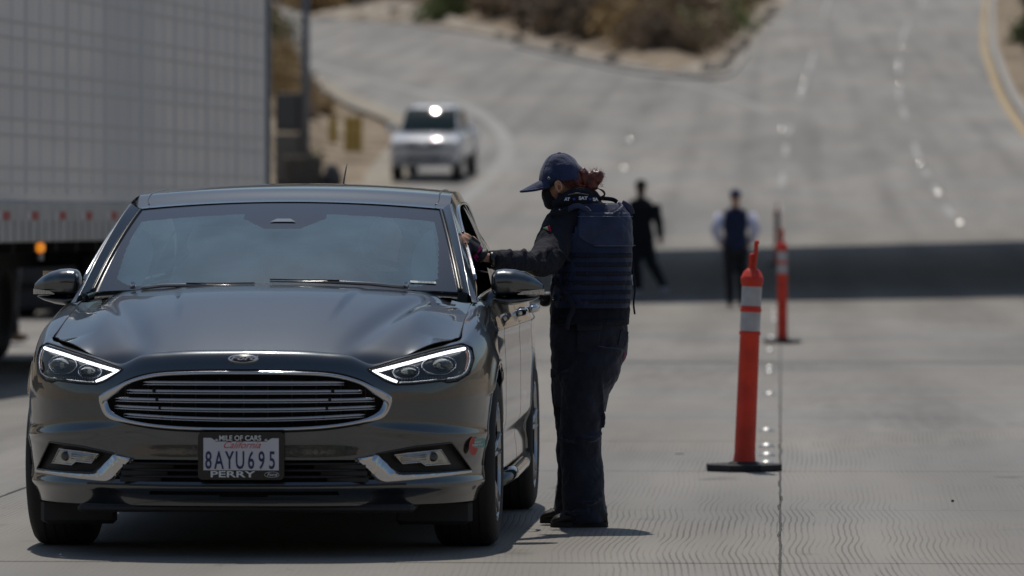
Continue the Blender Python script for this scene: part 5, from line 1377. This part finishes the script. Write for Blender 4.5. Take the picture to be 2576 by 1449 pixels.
# driver behind the wheel, seen dimly through the screen
dx_, dy_ = .36, 2.42
drv = empty('person', (CARX + dx_ * math.cos(CARR) - dy_ * math.sin(CARR), CARY + dx_ * math.sin(CARR) + dy_ * math.cos(CARR), 0), CARR)
tag(drv, 'driver in a dark shirt behind the wheel of the grey car, dim through its windscreen', 'person')
g = G(); g.ell((0, 0, 1.235), (.072, .088, .105)); g.tube([(0, .03, 1.05), (0, .01, 1.18)], .052); g.loft([(0, -.02, .60, .18, .13), (0, .02, .80, .17, .12), (0, .05, 1.0, .20, .11), (0, .05, 1.06, .12, .08)])
g.tube([(.17, .04, 1.0), (.22, -.18, .82), (.12, -.42, .93)], [.045, .04, .03]); g.tube([(-.17, .04, 1.0), (-.22, -.18, .82), (-.12, -.42, .93)], [.045, .04, .03]); g.ell((.11, -.46, .95), (.035, .045, .04)); g.ell((-.11, -.46, .95), (.035, .045, .04)); g.ell((0, -.088, 1.225), (.014, .018, .02))
remesh(g.mk('body', SKIN, drv), .012, 2)
g = G(); g.loft([(0, -.02, .60, .20, .15), (0, .02, .80, .19, .14), (0, .05, 1.0, .22, .13), (0, .05, 1.08, .10, .08)]); g.tube([(.17, .04, 1.0), (.22, -.16, .83)], [.06, .052]); g.tube([(-.17, .04, 1.0), (-.22, -.16, .83)], [.06, .052])
remesh(g.mk('shirt', JK, drv), .012, 2)
G().ell((0, .02, 1.27), (.080, .088, .085)).mk('hair', mat('black_hair', (.01, .01, .01), .6), drv)
# two distant walkers
def walker(nm, loc, sc_, jac, legs, arms, lab, headm, hat, limbs, shoe=SHOE, hipw=.17, face=0):
    p = empty(nm, loc, face); tag(p, lab, 'person'); p.scale = (sc_, sc_, sc_)
    g = G(); g.ell((0, 0, 1.62), (.075, .09, .115)); g.tube([(0, .01, 1.42), (0, 0, 1.56)], .055); g.loft([(0, 0, .88, hipw, .11), (0, 0, 1.1, .15, .11), (0, 0, 1.3, .19, .12), (0, 0, 1.42, .15, .09), (0, 0, 1.47, .06, .06)])
    for P in limbs['legs'] + limbs['arms']: g.tube([q[:3] for q in P], [q[3] * .8 for q in P], n=12)
    for P in limbs['arms']: g.ell(P[-1][:3], (.035, .04, .05))
    b = g.mk('body', headm, p); remesh(b, .014, 2)
    g = G(); g.loft([(0, 0, .86, hipw + .015, .13), (0, 0, 1.1, .165, .125), (0, 0, 1.3, .205, .135), (0, 0, 1.42, .175, .105), (0, 0, 1.47, .075, .075)])
    if arms is None:
        for P in limbs['arms']: g.tube([q[:3] for q in P[:-1]], [q[3] * 1.15 for q in P[:-1]], n=12)
    o = g.mk('jacket', jac, p); remesh(o, .014, 3, [(.12, .03)])
    if arms is not None:
        for P in limbs['arms']: G().tube([q[:3] for q in P[:-1]], [q[3] * 1.2 for q in P[:-1]], n=14).mk('sleeve', arms, p)
    g = G(); g.loft([(0, 0, .80, hipw, .12), (0, 0, .95, hipw, .125)])
    for P in limbs['legs']: g.tube([q[:3] for q in P], [q[3] * 1.2 for q in P], n=14)
    o = g.mk('trousers', legs, p); remesh(o, .014, 3, [(.1, .03)])
    for P in limbs['legs']:
        e = P[-1]; G().ell((e[0], e[1] - .05, max(.045, e[2] - .03)), (.05, .13, .045)).mk('shoe', shoe, p)
    g = G(); g.ell((0, .01, 1.66), (.085, .10, .085)); 
    if hat: g.ell((0, -.10, 1.66), (.07, .08, .015))
    g.mk('cap' if hat else 'hair', CAPM if hat else mat('black_hair', (.01, .01, .01), .6), p)
    return p
def gp(px, py):
    lo = ground_at(px, py); return (lo[0], lo[1], H(lo[1]))
BLUE = cloth('dark_navy_vest', (.010, .018, .055), .8); LILAC = mat('lilac_shirt', (.62, .63, .80), .8); BLKC = cloth('black_uniform', (.008, .009, .012), .85)
L1 = {'legs': [[(-.08, 0, .86, .105), (-.06, -.05, .48, .078), (-.04, -.02, .10, .058)], [(.08, 0, .86, .105), (.15, .06, .50, .078), (.34, .12, .14, .052)]],
      'arms': [[(-.20, 0, 1.37, .075), (-.23, .05, 1.12, .066), (-.17, .10, .92, .05), (-.15, .11, .84, .035)], [(.21, 0, 1.37, .078), (.28, -.02, 1.12, .066), (.33, -.08, .90, .05), (.34, -.1, .82, .035)]]}
walker('person', gp(1612, 748), 1.04, BLKC, BLKC, None, 'person in black walking with one foot lifted behind, in the bridge shadow', SKIND, False, L1, shoe=mat('grey_shoe', (.42, .42, .46), .7), hipw=.20, face=R(-18))
L2 = {'legs': [[(-.10, 0, .86, .09), (-.10, 0, .48, .066), (-.09, 0, .10, .048)], [(.09, 0, .86, .09), (.09, .04, .48, .066), (.08, .08, .10, .048)]],
      'arms': [[(-.20, 0, 1.37, .075), (-.29, .02, 1.13, .066), (-.22, -.08, .96, .05), (-.18, -.10, .92, .035)], [(.20, 0, 1.37, .075), (.29, .02, 1.13, .066), (.22, -.08, .96, .05), (.18, -.1, .92, .035)]]}
walker('person', gp(1850, 776), .97, BLUE, BLKC, LILAC, 'person seen from behind, lilac shirt under a navy vest, hands on hips, cap', SKIN, True, L2, hipw=.18, face=R(180))
L3 = {'legs': [[(-.14, 0, .86, .085), (-.22, .0, .48, .062), (-.28, 0, .10, .045)], [(.09, 0, .86, .085), (.12, .03, .48, .062), (.16, .03, .10, .045)]], 'arms': L2['arms']}
wx_, wy_, _ = gp(18, 866); walker('person', (wx_, wy_, 0), 1.0, BLKC, BLKC, None, 'person beyond the white trailer, only trousers and brown shoes showing beneath it', SKIN, False, L3, shoe=mat('brown_shoe', (.16, .11, .07), .8), face=R(60))

# ================================================================== orange lane posts
ORG = mat('post_orange', (.66, .036, .013), .5, var=.26, vscale=7, bump=.12, bscale=25); REFW = mat('reflective_sheet', (.48, .48, .49), .4, var=.2, vscale=12)
def post(px, py, tilt, lab, rz=0, first=None, dy=0):
    x, y = ground_at(px, py); z = H(y)
    if first is not None:
        p = copy_tree(first); p.location = (x, y, z)
        for c in p.children:
            if c.name.startswith(('post_tube', 'post_ref', 'post_han', 'post_ring', 'post_cap')): c.rotation_euler = (0, tilt, rz)
        tag(p, lab); return p
    p = empty('lane_post', (x, y, z)); tag(p, lab, 'lane post', 'orange lane posts')
    def r_at(h): return .0545 - .005 * h
    g = G().lathe([(.060, .03), (.0565, .07), (.054, .09)] + [(r_at(h), h) for h in (.12, .4, .70)] + [(.056, .705), (.056, .718), (.051, .722), (.050, .83)], 36, caps=False)
    g.mk('post_tube', ORG, p)
    for a, b in ((.722, .822), (.852, .955)): G().lathe([(.0520, a), (.0520, b)], 36, caps=False).mk('post_reflector', REFW, p)
    G().lathe([(.0505, .818), (.056, .826), (.056, .836), (.052, .842), (.052, .850)], 36, caps=False).mk('post_ring', ORG, p)
    G().lathe([(.050, .82), (.050, .96)], 30, caps=False).mk('post_ring', ORG, p)
    G().lathe([(.052, .952), (.0585, .975), (.0585, 1.0), (.055, 1.004), (.045, 1.028), (.026, 1.045), (.018, 1.05), (.001, 1.05)], 36, caps=False).mk('post_cap', ORG, p)
    g = G().tube(smoothpath([(.004, 0, 1.03), (.012, 0, 1.10), (.014, 0, 1.165), (.016, 0, 1.18)], 12), [(.014, .011)] * 12, n=12)
    g.tube(smoothpath([(-.010, 0, 1.03), (-.010, 0, 1.08), (-.008, 0, 1.112)], 8), [(.012, .012)] * 8, n=12)
    g.ell((.0165, 0, 1.18), (.013, .011, .013)); g.ell((-.008, 0, 1.112), (.012, .012, .012)); g.mk('post_handle', ORG, p)
    oc = [(.208 * math.cos(R(22.5 + 45 * k_)), .208 * math.sin(R(22.5 + 45 * k_))) for k_ in range(8)]
    G().prism(oc, .004, .034, lambda a, b, h: (a, b, h)).mk('base_slab', mat('base_rubber', (.022, .022, .024), .75, bump=.4, bscale=60), p, smooth=False)
    G().lathe([(.085, .033), (.075, .046), (.062, .048)], 24, caps=False).mk('base_collar', MATS['base_rubber'], p)
    for c in p.children:
        if c.name.startswith(('post_tube', 'post_ref', 'post_han', 'post_ring', 'post_cap')): c.rotation_euler = (0, tilt, rz)
    return p
pA = post(1872, 1184, R(2.4), 'nearest orange lane post leaning right on a black octagonal base')
post(1968, 863, R(-.4), 'orange lane post with blurred black base, second from the camera', R(80), pA)
post(1956, 668, R(-.4), 'farthest orange lane post, dark in the bridge shadow', R(30), pA)

# litter near the officer
G().rbox((0, 0, .004), (.05, .03, .006), .002).mk('litter', mat('litter_pale', (.5, .48, .4), .7), None, smooth=False).location = (*ground_at(1708, 1142), 0)
tag(bpy.data.objects['litter'], 'small pale scrap lying on the concrete between officer and post', 'litter')

G().ell((0, 0, .005), (.008, .008, .006), 8, 6).mk('pebble', mat('dark_rock', (.05, .052, .058), .9), None).location = (*ground_at(2397, 1263), 0)
tag(bpy.data.objects['pebble'], 'small dark pebble lying alone on the concrete at lower right', 'pebble')
# ================================================================== white pickup
pk = empty('pickup_truck', (*ground_at(1066, 460), 0), R(-6)); pk.location.z = H(pk.location.y); pk.rotation_euler[0] = R(3.6); pk.scale = (.99, 1, 1.07)
tag(pk, 'white pickup truck driving down the left slip road, sun glinting on its windscreen', 'pickup')
PWT = mat('pickup_white', (.62, .64, .68), .35, metal=.0, coat=1, coatr=.05); PGL = mat('pickup_glass', (.018, .034, .038), .05, spec=.22); PGR = mat('pickup_grille', (.10, .10, .11), .5)
PLT = mat('pickup_lens', (.55, .56, .58), .15, coat=1, metal=.3)
def prof_loft(nm, secs, m, e=4.5, n=36):       # sections along y: (y, halfwidth, zlow, zhigh)
    g = G(); V = []; F = []
    for y, hw, z0, z1 in secs:
        for k_ in range(n):
            w = 2 * math.pi * k_ / n; cw, sw = math.cos(w), math.sin(w)
            V.append((hw * math.copysign(abs(cw) ** (2 / e), cw), y, (z0 + z1) / 2 + (z1 - z0) / 2 * math.copysign(abs(sw) ** (2 / e), sw)))
    for i in range(len(secs) - 1):
        for k_ in range(n): F.append((i * n + k_, (i + 1) * n + k_, (i + 1) * n + (k_ + 1) % n, i * n + (k_ + 1) % n))
    F.append(tuple(range(n))); F.append(tuple((len(secs) - 1) * n + k_ for k_ in range(n))[::-1])
    return g.add(V, F).mk(nm, m, pk)
prof_loft('front_body', [(0, .80, .48, .98), (.06, .88, .42, 1.06), (.25, .92, .38, 1.10), (1.1, .93, .36, 1.16), (1.35, .93, .36, 1.18), (3.4, .93, .36, 1.18)], PWT)
prof_loft('cargo_bed', [(3.42, .92, .45, 1.16), (5.2, .92, .45, 1.16)], PWT)
prof_loft('cab', [(1.15, .80, 1.05, 1.18), (1.5, .78, 1.05, 1.42), (1.95, .70, 1.05, 1.76), (2.3, .68, 1.05, 1.82), (3.0, .68, 1.05, 1.81), (3.38, .70, 1.05, 1.70), (3.42, .74, 1.05, 1.2)], PWT, e=5)
def pws(u, v):
    q = (2 * u - 1)
    return (q * lerp(.76, .64, v), 1.13 + .78 * v + .07 * q * q, 1.20 + .55 * v + .05 * math.sin(math.pi * v) - .012 * q * q)
G().grid(24, 18, pws).mk('windscreen', PGL, pk)
def pbn(u, v):
    q = 2 * u - 1; t_ = v
    return (q * lerp(.86, .90, t_), -.02 + 1.34 * t_ ** 1.6 + .10 * q * q * (1 - t_), .96 + .24 * (1 - (1 - t_) ** 2.2) - .03 * q * q)
G().grid(30, 30, pbn).mk('bonnet', PWT, pk)
for sg in (-1, 1):
    G().grid(8, 6, lambda u, v: (sg * lerp(.80, .71, v), lerp(1.75 + .2 * v, 2.42, u), lerp(1.24, 1.66, v))).mk('side_window', PGL, pk)
    G().grid(8, 6, lambda u, v: (sg * lerp(.80, .71, v), lerp(2.5, 3.2, u), lerp(1.24, 1.66, v))).mk('side_window', PGL, pk)
    G().rbox((sg * .68, .02, .90), (.36, .12, .17), .03, rz=sg * .25).mk('headlight', PLT, pk, smooth=False)
    mi = G().ell((sg * 1.06, 1.45, 1.26), (.12, .07, .10)).mk('door_mirror', PWT, pk)
    G().rbox((sg * .66, -.0, .58), (.16, .06, .09), .02).mk('fog_lamp', PGR, pk, smooth=False)
    for wy in (.85, 4.1): 
        w_ = wheel_mesh(.38, .25).mk('wheel', RUB, pk); w_.location = (sg * .80, wy, .38)
        G().lathe([(.001, sg * .10), (.2, sg * .12), (.23, sg * .09)], 20, 'x', caps=False).mk('rim', MATS['alloy'], w_)
G().rbox((0, -.0, .90), (.92, .10, .16), .03).mk('grille', PGR, pk, smooth=False)
for k_ in range(2): G().rbox((0, -.05, .87 + .06 * k_), (.9, .03, .015), .004).mk('grille_bar', CHROME, pk, smooth=False)
G().rbox((0, .02, .60), (1.05, .10, .13), .03).mk('bumper_intake', PGR, pk, smooth=False)
G().rbox((0, -.045, .68), (.30, .02, .10), .004).mk('number_plate', mat('plate_far', (.5, .5, .5), .5), pk, smooth=False)
G().rbox((0, .04, .47), (1.7, .14, .14), .04).mk('bumper', mat('pickup_silver', (.42, .42, .43), .35, coat=.5), pk, smooth=False)
GLN = mat('polished_glint', (.95, .95, .95), .12, metal=1)
G().ell((.0, -.03, .93), (.09, .03, .05)).mk('grille_emblem', GLN, pk)
for p_, a in ((-1, 0),): pass

# ================================================================== roadside
POLE = mat('galvanised_pole', (.17, .18, .20), .5, metal=.4, var=.1, vscale=2)
def pixel_obj(px, py): x, y = ground_at(px, py); return x, y, H(y)
x, y, z = pixel_obj(769, 470); 
pol = empty('lamp_post', (x, y, z - .1)); tag(pol, 'tall grey lamp post rising beside the white trailer', 'lamp post')
G().lathe([(.115, 0), (.105, 3), (.085, 9)], 20).mk('pole', POLE, pol); G().rbox((0, 0, .1), (.45, .45, .25), .03).mk('footing', MATS['kerb_concrete'], pol, smooth=False)
G().tube([(0, 0, 8.9), (.6, 0, 9.3), (1.6, 0, 9.4)], .04).mk('lamp_arm', POLE, pol); G().rbox((1.9, 0, 9.38), (.6, .25, .12), .04).mk('lamp_head', POLE, pol, smooth=False)
def ranger(nm, px0, px1, py0, py1, dist_py, m, lab, cat, depth=.4, rz=0, dz=0):
    x0, y = ground_at((px0 + px1) / 2, dist_py); s_ = FPX / y; w_ = (px1 - px0) / s_; h_ = (py1 - py0) / s_; zt = CAMZ - (py0 - 544) / FPX * y
    o = empty(nm, (x0, y, zt - h_), rz); tag(o, lab, cat); return o, w_, h_
o, w_, h_ = ranger('utility_cabinet', 692, 752, 232, 462, 470, None, 'grey utility cabinet on a concrete plinth beside the lamp post', 'cabinet')
G().rbox((0, .2, h_ * .78), (w_, .4, h_ * .42), .02).mk('cabinet_box', mat('cabinet_dark', (.07, .07, .07), .6), o, smooth=False)
G().rbox((0, -.005, h_ * .78), (w_ * .86, .02, h_ * .36), .004).mk('cabinet_door', mat('cabinet_grey', (.10, .10, .10), .5), o, smooth=False)
G().rbox((w_ * .62, .2, h_ * .68), (w_ * .25, .3, h_ * .66), .02).mk('cabinet_pipe', POLE, o, smooth=False)
G().rbox((0, .25, h_ * .27), (w_ * 1.05, .5, h_ * .54), .03).mk('plinth', mat('old_concrete', (.20, .185, .16), .9, var=.2), o, smooth=False)
o, w_, h_ = ranger('concrete_block', 715, 815, 385, 480, 478, None, 'dark weathered concrete block below the cabinet, in front of the lamp post', 'block')
g = G(); g.rbox((-.05, .3, h_ * .4), (w_ * .95, .6, h_ * 1.05), .05, rz=.1); g.mk('block', mat('dark_concrete', (.11, .10, .085), .95, var=.3), o, smooth=False)
o, w_, h_ = ranger('boulder', 812, 858, 415, 478, 478, None, 'dark grey boulder behind the aerial of the grey car', 'boulder')
g = G(); g.ell((0, .2, h_ * .4), (w_ * .55, .35, h_ * .62)); ob = g.mk('rock', mat('dark_rock', (.05, .052, .058), .9), o); remesh(ob, .05, 1, [(.3, .15)])
YB = mat('ochre_board', (.48, .31, .05), .7, var=.15, vscale=3)
o, w_, h_ = ranger('ochre_barrier', 866, 912, 295, 392, 396, None, 'ochre yellow board barrier at the roadside left of the pickup', 'barrier')
for k_ in range(3): G().rbox(((k_ - 1) * w_ / 3, .03 * k_, h_ * .55), (w_ / 3 - .01, .06, h_ * .92), .01).mk('board', YB, o, smooth=False)
o2, w2_, h2_ = ranger('ochre_barrier', 828, 848, 297, 360, 375, None, 'narrow ochre yellow board left of the wider one', 'barrier')
G().rbox((0, 0, h2_ * .5), (w2_, .06, h2_), .01).mk('board', YB, o2, smooth=False)

# shrubs, grass and rubble on the banks
def leaf_mesh(nm, n, rx, ry, rz_, sz, seed, m, stems=True):
    rg = random.Random(seed); g = G()
    clumps = [(rg.uniform(-1, 1), rg.uniform(-1, 1), rg.uniform(.1, 1)) for _ in range(9)]
    for i in range(n):
        c = rg.choice(clumps); p = Vector((c[0] * rx * .7 + rg.gauss(0, .28) * rx, c[1] * ry * .7 + rg.gauss(0, .28) * ry, abs(c[2] * rz_ * .75 + rg.gauss(0, .22) * rz_)))
        a = Vector((rg.gauss(0, 1), rg.gauss(0, 1), rg.gauss(0, 1))).normalized(); b = a.orthogonal().normalized(); c2 = a.cross(b); s_ = sz * rg.uniform(.5, 1.3)
        g.add([p - b * s_, p + c2 * s_ * .5, p + b * s_, p - c2 * s_ * .5], [(0, 1, 2, 3)])
    return g
def bush_mat(nm, c): return mat(nm, c, .9, spec=.15, var=.45, vscale=1.2)
BM = [bush_mat('dry_brown_scrub', (.34, .26, .18)), bush_mat('olive_scrub', (.26, .24, .13)), bush_mat('dark_scrub', (.25, .195, .145)), bush_mat('tan_grass', (.44, .32, .17)), bush_mat('green_scrub', (.16, .19, .08))]
STEM = mat('twig', (.06, .045, .035), .9)
BK = ['dry brown', 'olive', 'dark', 'tan', 'green']
bush_me = {}
nb_ = [0]
def bush(px, py, up, kind, sc_, lab=None, xy=None):
    x, y = xy if xy else ground_at(px, py)
    z = terrain_z(x, y) - .2
    if kind not in bush_me:
        o = empty('shrub'); f_ = leaf_mesh('foliage', 1500, 1.0, .9, 1.3, .11, kind * 7 + 3, BM[kind]).mk('foliage', BM[kind], o, smooth=False)
        g = G(); rg = random.Random(kind)
        for k_ in range(9): a = rg.uniform(0, 6.28); g.tube([(0, 0, -.1), (.3 * math.cos(a), .3 * math.sin(a), .5), (.7 * math.cos(a), .7 * math.sin(a), 1.1)], [.03, .02, .008], n=5)
        g.mk('stem', STEM, o); bush_me[kind] = o
    else: o = copy_tree(bush_me[kind])
    o.location = (x, y, z); o.rotation_euler = (0, 0, random.uniform(0, 6.28)); k = sc_ * random.uniform(.85, 1.15); o.scale = (k, k, k * random.uniform(.85, 1.2))
    tag(o, lab, 'shrub', 'shrubs on the roadside banks'); return o
rg = random.Random(11)
isl_c = [(800, 30, 3), (870, 30, 0), (950, 34, 2), (1030, 40, 1), (1100, 50, 1), (1160, 60, 4), (1230, 62, 1), (1300, 75, 0), (1370, 90, 0), (1440, 100, 2), (1500, 118, 2), (1560, 130, 2), (1620, 145, 0), (1680, 150, 0), (1730, 152, 0), (1770, 130, 1), (1800, 105, 4), (1840, 70, 4), (1880, 40, 1), (1920, 10, 4)]
isl_c = [(720, 6, 0), (760, 14, 0)] + isl_c
for i, (px, py, kd_) in enumerate(isl_c):
    for q in range(4):
        x, y = ground_at(px + rg.uniform(-20, 20), py); y += (2.0 if px < 1650 else 3.0) + q * 5 + rg.uniform(-1.5, 1.5); x -= 0 if px < 1740 else 1.1; x += rg.uniform(-.8, .8)
        k_ = kd_ if rg.random() < .6 else rg.choice([0, 1, 2, 3])
        bush(0, 0, 0, k_, (1.45 if px < 1650 else 1.15) + .3 * q, '%s scrub on the bank inside the road fork, %s row, %s from the left' % (BK[k_], ('front', 'second', 'third', 'rear')[q], ORD[i]), (x, y))
for i, (px, py, kd_) in enumerate([(700, 60, 2), (700, 90, 0), (735, 130, 1), (720, 160, 0), (742, 200, 3), (690, 200, 0), (730, 220, 1), (760, 250, 3), (705, 270, 0), (800, 290, 3), (700, 330, 3), (830, 330, 0), (690, 430, 4), (800, 400, 0), (840, 268, 3), (870, 300, 3), (795, 345, 3), (850, 420, 1), (815, 250, 0)]):
    x, y = ground_at(px, py); bush(0, 0, 0, kd_, (.62 if y < 200 else 1.0) * (.85 if i > 12 else 1), '%s scrub on the bank between trailer and slip road, %s from the top' % (BK[kd_], ORD[i]), (x - .8, y + rg.uniform(-1, 1)))
for i, (px, py, kd_) in enumerate([(2560, 20, 2), (2560, 60, 2), (2600, 60, 2), (2545, 110, 4), (2570, 120, 4), (2575, 170, 0)]):
    x, y = ground_at(px, py); bush(0, 0, 0, kd_, .8, '%s shrub right of the yellow edge line, %s from the top' % (BK[kd_], ORD[i]), (x + .9, y))
for i in range(13):
    o = copy_tree(bush_me[(2, 4, 1, 0)[i % 4]]); o.location = (-34 + i * 5.6 + rg.uniform(-1, 1), -34 - rg.uniform(0, 10), -.4); k = rg.uniform(5.0, 8.0); o.scale = (k, k, k); o.rotation_euler = (0, 0, i)
    tag(o, 'large scrub tree on the roadside behind the viewpoint, %s from the left' % ORD[i], 'tree', 'scrub trees behind the viewpoint')
# trunk at the far right
x, y = ground_at(2574, 130); t_ = empty('palm_tree', (x + .3, y, H(y) - .1)); tag(t_, 'dark trunk of a tree cut off by the upper right edge', 'tree')
G().tube([(0, 0, 0), (.05, 0, 2), (-.05, .05, 5), (0, .1, 9)], [.30, .24, .22, .2], n=14).mk('trunk', mat('dark_bark', (.035, .03, .028), .9), t_)
g = G()
for k_ in range(26):
    a = k_ * 2.4; P = [(0, .1, 9), (1.1 * math.cos(a), 1.1 * math.sin(a) + .1, 9.9), (2.4 * math.cos(a), 2.4 * math.sin(a) + .1, 9.3 - .03 * k_)]; g.tube(smoothpath(P, 8), [(.02, .12 + .1 * math.sin(i * .4)) for i in range(8)], n=5)
g.mk('crown', BM[4], t_)
# rocks along the edge of the bank
def rock_mesh(seed):
    rg2 = random.Random(seed); g = G().ell((0, 0, 0), (1, .8, .6), 9, 6)
    g.V = [tuple(c * (1 + rg2.uniform(-.18, .18)) for c in v) for v in g.V]; return g
rme = None
rocks = [(1850, 160), (1862, 146), (1836, 176), (1815, 180), (1880, 128), (1900, 104), (1918, 82), (1940, 60), (1955, 40), (1972, 20), (1540, 158), (1400, 128), (1430, 136), (1300, 104), (1260, 95), (1050, 58), (990, 50), (905, 40), (1790, 182), (1868, 136), (1908, 92), (1890, 118)]
rocks.sort(key=lambda p: p[0])
rc = [0, 0]
for i, (px, py) in enumerate(rocks):
    x, y = ground_at(px, py); x += -.3 if px > 1820 else 0; y += 1.0
    if rme is None: o = rock_mesh(2).mk('rock', PALE, smooth=False); rme = o.data
    else: o = bpy.data.objects.new('rock', rme); COL.objects.link(o)
    k = rg.uniform(.25, .55); o.location = (x, y, terrain_z(x, y) + .12); o.scale = (k, k, k); o.rotation_euler = (rg.uniform(0, 3), rg.uniform(0, 3), rg.uniform(0, 3))
    kz = 0 if px < 1820 else 1; rc[kz] += 1
    tag(o, ('pale rock at the foot of the fork bank, %s from the left' if px < 1820 else 'pale rock on the rubble verge of the right branch, %s from the fork') % ORD[rc[kz] - 1], 'rock', 'pale rocks edging the bank' if px < 1820 else 'pale rocks on the right verge')
# rubble verge and sandy shoulders (sheets over the earth)
def sheet(nm, pxs, m, lift):
    W = [ground_at(*p) for p in pxs]; pts = [Vector(p) for p in W]; ne = len(pts); P2 = list(pts)
    a = np.array(W); gx, gy = np.meshgrid(np.arange(a[:, 0].min(), a[:, 0].max(), 1.0), np.arange(a[:, 1].min(), a[:, 1].max(), 2.0)); d = polydist(gx, gy, W)
    for x, y, q in zip(gx.ravel(), gy.ravel(), d.ravel()):
        if q < -.3: P2.append(Vector((float(x), float(y))))
    ov, oe, of, *_ = geometry.delaunay_2d_cdt(P2, [(i, (i + 1) % ne) for i in range(ne)], [], 1, 1e-5)
    F = [f for f in of if inpoly(sum(ov[i].x for i in f) / len(f), sum(ov[i].y for i in f) / len(f), W)]
    return tag(mk(nm, [(v.x, v.y, max(terrain_z(v.x, v.y) + .05, H(v.y) - .03 + lift) if lift > 0 else H(v.y) + .012) for v in ov], F, m), kind='structure')
sheet('rubble_verge', [(1690, 178), (1800, 188), (1835, 180), (1884, 122), (1934, 60), (1990, -5), (2060, -70), (2010, -70), (1945, -5), (1880, 60), (1836, 112), (1800, 150), (1740, 165)], PALE, .05)
sheet('gravel_verge', [(790, 42), (1000, 54), (1200, 83), (1450, 139), (1560, 163), (1690, 178), (1560, 148), (1440, 120), (1200, 70), (1000, 44), (800, 32)], PALE, .05)
SHO = dirt_material('sandy_shoulder', (.30, .27, .22), (.42, .38, .32), .8)
sheet('sandy_shoulder', [(865, 258), (965, 300), (1005, 322), (985, 360), (950, 400), (918, 440), (905, 500), (1000, 500), (1040, 440), (1075, 380), (1080, 330), (1010, 285), (880, 232), (800, 190), (790, 205)], SHO, 0)
